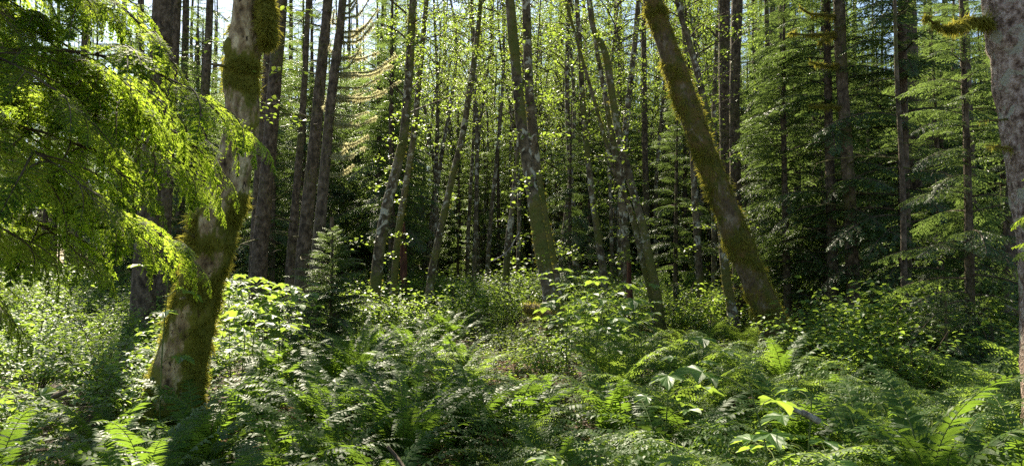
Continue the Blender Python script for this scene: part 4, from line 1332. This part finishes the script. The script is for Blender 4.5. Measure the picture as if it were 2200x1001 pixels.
def palm_plant(px, d, h, leaves, label, seed):
    r = np.random.default_rng(seed)
    x = (px - 1100) / FPX * d
    z = float(gz(x, d))
    hand.append((x, d, .3))
    t = thing('broad_leaved_plant', label, 'plant', (x, d, z))
    g = G()
    pts = smooth_path([[0, 0, 0], [r.normal(0, .03), r.normal(0, .03), h * .5], [r.normal(0, .05), 0, h]], h / 10)
    tube(g, pts, np.linspace(.008, .004, len(pts)), 6, a=.6)
    L_ = []
    for k in range(leaves):
        f = .45 + .55 * (k + .5) / leaves
        p, _ = interp(pts, np.array([f])); p = p[0]
        az = k * 2.4 + r.normal(0, .3); l = r.uniform(.10, .24)
        e = p + np.array([math.cos(az) * l, math.sin(az) * l, l * .45])
        tube(g, np.stack([p, (p + e) / 2 + [0, 0, .02], e]), .003, 4, a=.6)
        L_.append((e, az))
    link('stem', g.mesh('stem', M['stem'], True), t)
    for e, az in L_:
        s = r.uniform(.17, .30)
        o = link('leaf', TMm[int(r.integers(3))], t, tuple(e), (r.normal(-.1, .15), r.normal(0, .15), az - math.pi / 2), s)
    return t


palm_plant(1640, 4.1, 1.05, 5, 'tall single stem carrying two sunlit umbrella shaped leaves at lower right', 301)
palm_plant(1560, 3.8, .62, 7, 'broad lobed leaves low among lacy ferns at lower right', 302)
palm_plant(1680, 3.9, .66, 7, 'dark broad lobed leaves in shade under the umbrella shaped leaves', 303)
palm_plant(1740, 4.6, .8, 7, 'broad leaved stem left of the bright sword fern', 304)
palm_plant(1130, 3.6, .50, 6, 'pale lobed leaves in sun at the bottom right of the path', 305)
palm_plant(1210, 4.2, .55, 7, 'sunlit lobed leaves a step right of the path', 306)
palm_plant(1320, 3.5, .45, 6, 'broad leaf in shade at the bottom between lacy ferns', 307)
palm_plant(1010, 4.3, .42, 6, 'small lobed leaves at the bottom left of the path', 308)
palm_plant(900, 3.9, .50, 6, 'bluish lobed leaves in the dark at bottom centre', 309)
palm_plant(350, 6.0, 1.62, 5, 'tall sprig with bright lobed leaves just left of the crooked trunk', 310)
palm_plant(1990, 3.5, .55, 5, 'lobed leaves under the bright sword fern at lower right', 311)
palm_plant(1420, 5.8, .8, 8, 'broad leaved stems in shade right of the path', 312)
palm_plant(780, 4.3, .45, 6, 'dark lobed leaves below the big upright fern', 313)
palm_plant(1500, 6.8, .95, 8, 'lobed leaves rising above lacy ferns in the right middle', 314)
for k, (px, d, h) in enumerate([(1250, 9.4, 1.35), (1310, 9.0, 1.3), (1360, 9.8, 1.25), (1200, 10.0, 1.35), (1290, 8.2, 1.1), (1220, 8.8, 1.1), (1370, 8.6, 1.05)]):
    t = palm_plant(px, d, h, 16, ('tall thicket of broad green leaves in front of the kinked trunk'), 320 + k)
    t['group'] = 'broad leaved thicket right of the twin trunks'
for k, (px, d, h) in enumerate([(1790, 9.8, 1.2), (1850, 10.2, 1.45), (1900, 9.4, 1.25), (1960, 10.0, 1.4), (2030, 9.4, 1.3), (2090, 9.8, 1.35), (1870, 8.6, .95), (1960, 8.3, .9), (2140, 8.8, 1.1)]):
    x = (px - 1100) / FPX * d
    hand.append((x, d, .5))
    o = link('leafy_shrub', SHR_m[k % 3], None, (x, d, float(gz(x, d)) - .02), (0, 0, k * 1.9), h)
    tag(o, 'rounded leafy shrub with sunlit top leaves in front of the dark hemlocks at right', 'shrub', 'leafy shrubs before the dark hemlocks at right')
for k, (px, d, h) in enumerate([(520, 8.6, 1.35), (560, 9.0, 1.3), (600, 8.8, 1.2), (640, 9.4, 1.2), (500, 9.6, 1.3), (545, 7.8, 1.1)]):
    t = palm_plant(px, d, h, 18, ('sunlit stems of flat broad leaves just right of the crooked trunk'), 340 + k)
    t['group'] = 'sunlit broad leaved stems right of the crooked trunk'


def ok_at(x, y, s):
    if onpath(x, y, .24): return False
    return all((x - a) ** 2 + (y - b) ** 2 > (c * .8) ** 2 for a, b, c in hand)


ur = np.random.default_rng(909)
nf = {'s': 0, 'l': 0, 'b': 0, 'h': 0, 'w': 0}
far = {'s': [], 'l': [], 'b': [], 'w': [], 'h': []}
LAB = {
 's': ('sword_fern', 'dark green sword fern clump crowded among the ferns left of the path', 'fern', 'sword ferns left of the path'),
 'S': ('sword_fern', 'sword fern clump crowded among the paler ferns right of the path', 'fern', 'sword ferns right of the path'),
 'l': ('lady_fern', 'lacy fern crowded among the other ferns right of the path', 'fern', 'lacy ferns right of the path'),
 'L': ('lady_fern', 'lacy fern among the sword ferns left of the path', 'fern', 'lacy ferns left of the path'),
 'b': ('leafy_shrub', 'dense small leaved shrub in the undergrowth beneath the trees', 'shrub', 'small leaved shrubs of the undergrowth'),
 'w': ('broad_leaved_plant', 'broad leaved plant growing between the ferns', 'plant', 'broad leaved plants between the ferns'),
 'h': ('low_herb', 'low leafy herb covering a gap between the ferns', 'plant', 'low herbs filling gaps between the ferns')}
MS = {'s': FERN_Sm, 'l': FERN_Lm, 'b': SHR_m, 'w': BRD_m, 'h': LOW_m}
cand = []
for ring, (y0, y1, sep, tries) in enumerate([(2.6, 7, .66, 1800), (7, 14, .72, 3200), (14, 30, .95, 3600)]):
    pts_ = scatter(900, y0, y1, sep, lambda x, y, r: ok_at(x, y, .3), tries=tries, seed=950 + ring, fov=.78, margin=.8, power=.6)
    cand += pts_
for x, y in cand:
    a = az_px(x, y)
    n_ = float(vnoise(np.array([x * .5, y * .35, 0.]), 7))
    if y > 13.5:
        k = 'b' if ur.uniform() < .65 else ('l' if a > 1000 else 's')
    elif a < 1050:
        k = 's' if n_ < .66 or y < 5 else ('b' if (y > 9 and n_ > .7) else ('w' if ur.uniform() < .4 else 'l'))
        if a < 420 and y > 6.5: k = 'b' if ur.uniform() < .45 else ('w' if ur.uniform() < .6 else 's')
    else:
        k = 'l' if n_ < .60 else ('s' if n_ < .72 else ('w' if ur.uniform() < .5 else 'b'))
        if y < 9 and k == 'b': k = 'l'
    if 1560 < a < 1780 and y < 12 and k in 'bw': k = 'l'
    if abs(a - 1090) < 70 and 8 < y < 15: k = 'h'
    s = {'s': ur.uniform(.75, 1.1), 'l': ur.uniform(.8, 1.1), 'b': ur.uniform(.55, 1.1), 'w': ur.uniform(.6, 1.05), 'h': ur.uniform(.8, 1.3)}[k]
    if k == 'b' and y > 13: s = ur.uniform(.8, 1.35)
    if k in 'sl' and y < 9: s *= 1.22
    if y < 3.8: s *= .65
    lim = 280
    if nf[k] < lim and y < 26:
        kk_ = k.upper() if (k == 's' and a > 1100) or (k == 'l' and a < 1100) else k
        nm, lab, cat, grp = LAB[kk_]
        m_ = MS[k][int(ur.integers(3))]
        o = link(nm, m_, None, (x, y, float(gz(x, y)) - .02), (ur.normal(0, .06), ur.normal(0, .06), ur.uniform(0, 6.28)), s)
        tag(o, lab, cat, grp)
        nf[k] += 1
    else:
        far[k].append((x, y, s))
print('UNDER', nf, {k: len(v) for k, v in far.items()})
# undergrowth mass of the far wood floor
g = G()
r = np.random.default_rng(990)
SHRlo = [shrub_G(1.2, .9, 9, 260, .10, 995 + k, TD) for k in range(2)]
pts_ = scatter(900, 26, 80, 1.3, lambda x, y, r: True, tries=5000, seed=991)
pp_ = np.array([(x, y, 1.0) for x, y in pts_] + [q for v in far.values() for q in v])
wh = r.integers(0, 2, len(pp_))
for k in range(2):
    q = pp_[wh == k]
    g.inst(SHRlo[k], rz_mats(r.uniform(0, 6.28, len(q)), np.zeros(len(q)), q[:, 2] * r.uniform(.8, 1.5, len(q))), np.stack([q[:, 0], q[:, 1], gz(q[:, 0], q[:, 1])], -1))
tag(link('distant_undergrowth', g.mesh('distant_undergrowth', [M['broad'], M['twig']])), 'mass of leafy undergrowth covering the floor of the far wood', 'undergrowth', kind='stuff')

# small leaves and litter over all the visible ground
g = G()
n = 52000
y = 2.2 + 26 * r.uniform(0, 1, n) ** .8; x = r.uniform(-1, 1, n) * (y * .78 + .8)
dp = np.abs(x - path_x(y))
keep = (dp > .16) | (r.uniform(0, 1, n) < .25)
x, y = x[keep], y[keep]; n = len(x)
z = gz(x, y) + np.abs(r.normal(0, .09, n)) + .02
a2 = r.uniform(0, 6.28, n)
s = r.uniform(.03, .075, n) * (1 + y * .02)
g.inst(TL, basis(np.stack([np.cos(a2), np.sin(a2), r.normal(0, .25, n)], -1), np.array([0, 0, 1.]) + r.normal(0, .35, (n, 3)), s * .7, s, s), np.stack([x, y, z], -1), a=np.clip(r.normal(.5, .2, n), 0, 1))
tag(link('ground_cover', g.mesh('ground_cover', M['cover'])), 'carpet of small green leaves covering the forest floor', 'ground cover', kind='stuff')
g = G()
n = 16000
y = 2.2 + 10 * r.uniform(0, 1, n) ** .9; x = path_x(y) + r.normal(0, .6, n)
a2 = r.uniform(0, 6.28, n); s = r.uniform(.02, .06, n)
g.inst(TL, basis(np.stack([np.cos(a2), np.sin(a2), r.normal(0, .2, n)], -1), np.array([0, 0, 1.]) + r.normal(0, .3, (n, 3)), s * .6, s, s), np.stack([x, y, gz(x, y) + .012], -1), a=r.uniform(0, 1, n))
tag(link('leaf_litter', g.mesh('leaf_litter', M['litter'])), 'brown fallen leaves scattered on the narrow bare path', 'leaf litter', kind='stuff')
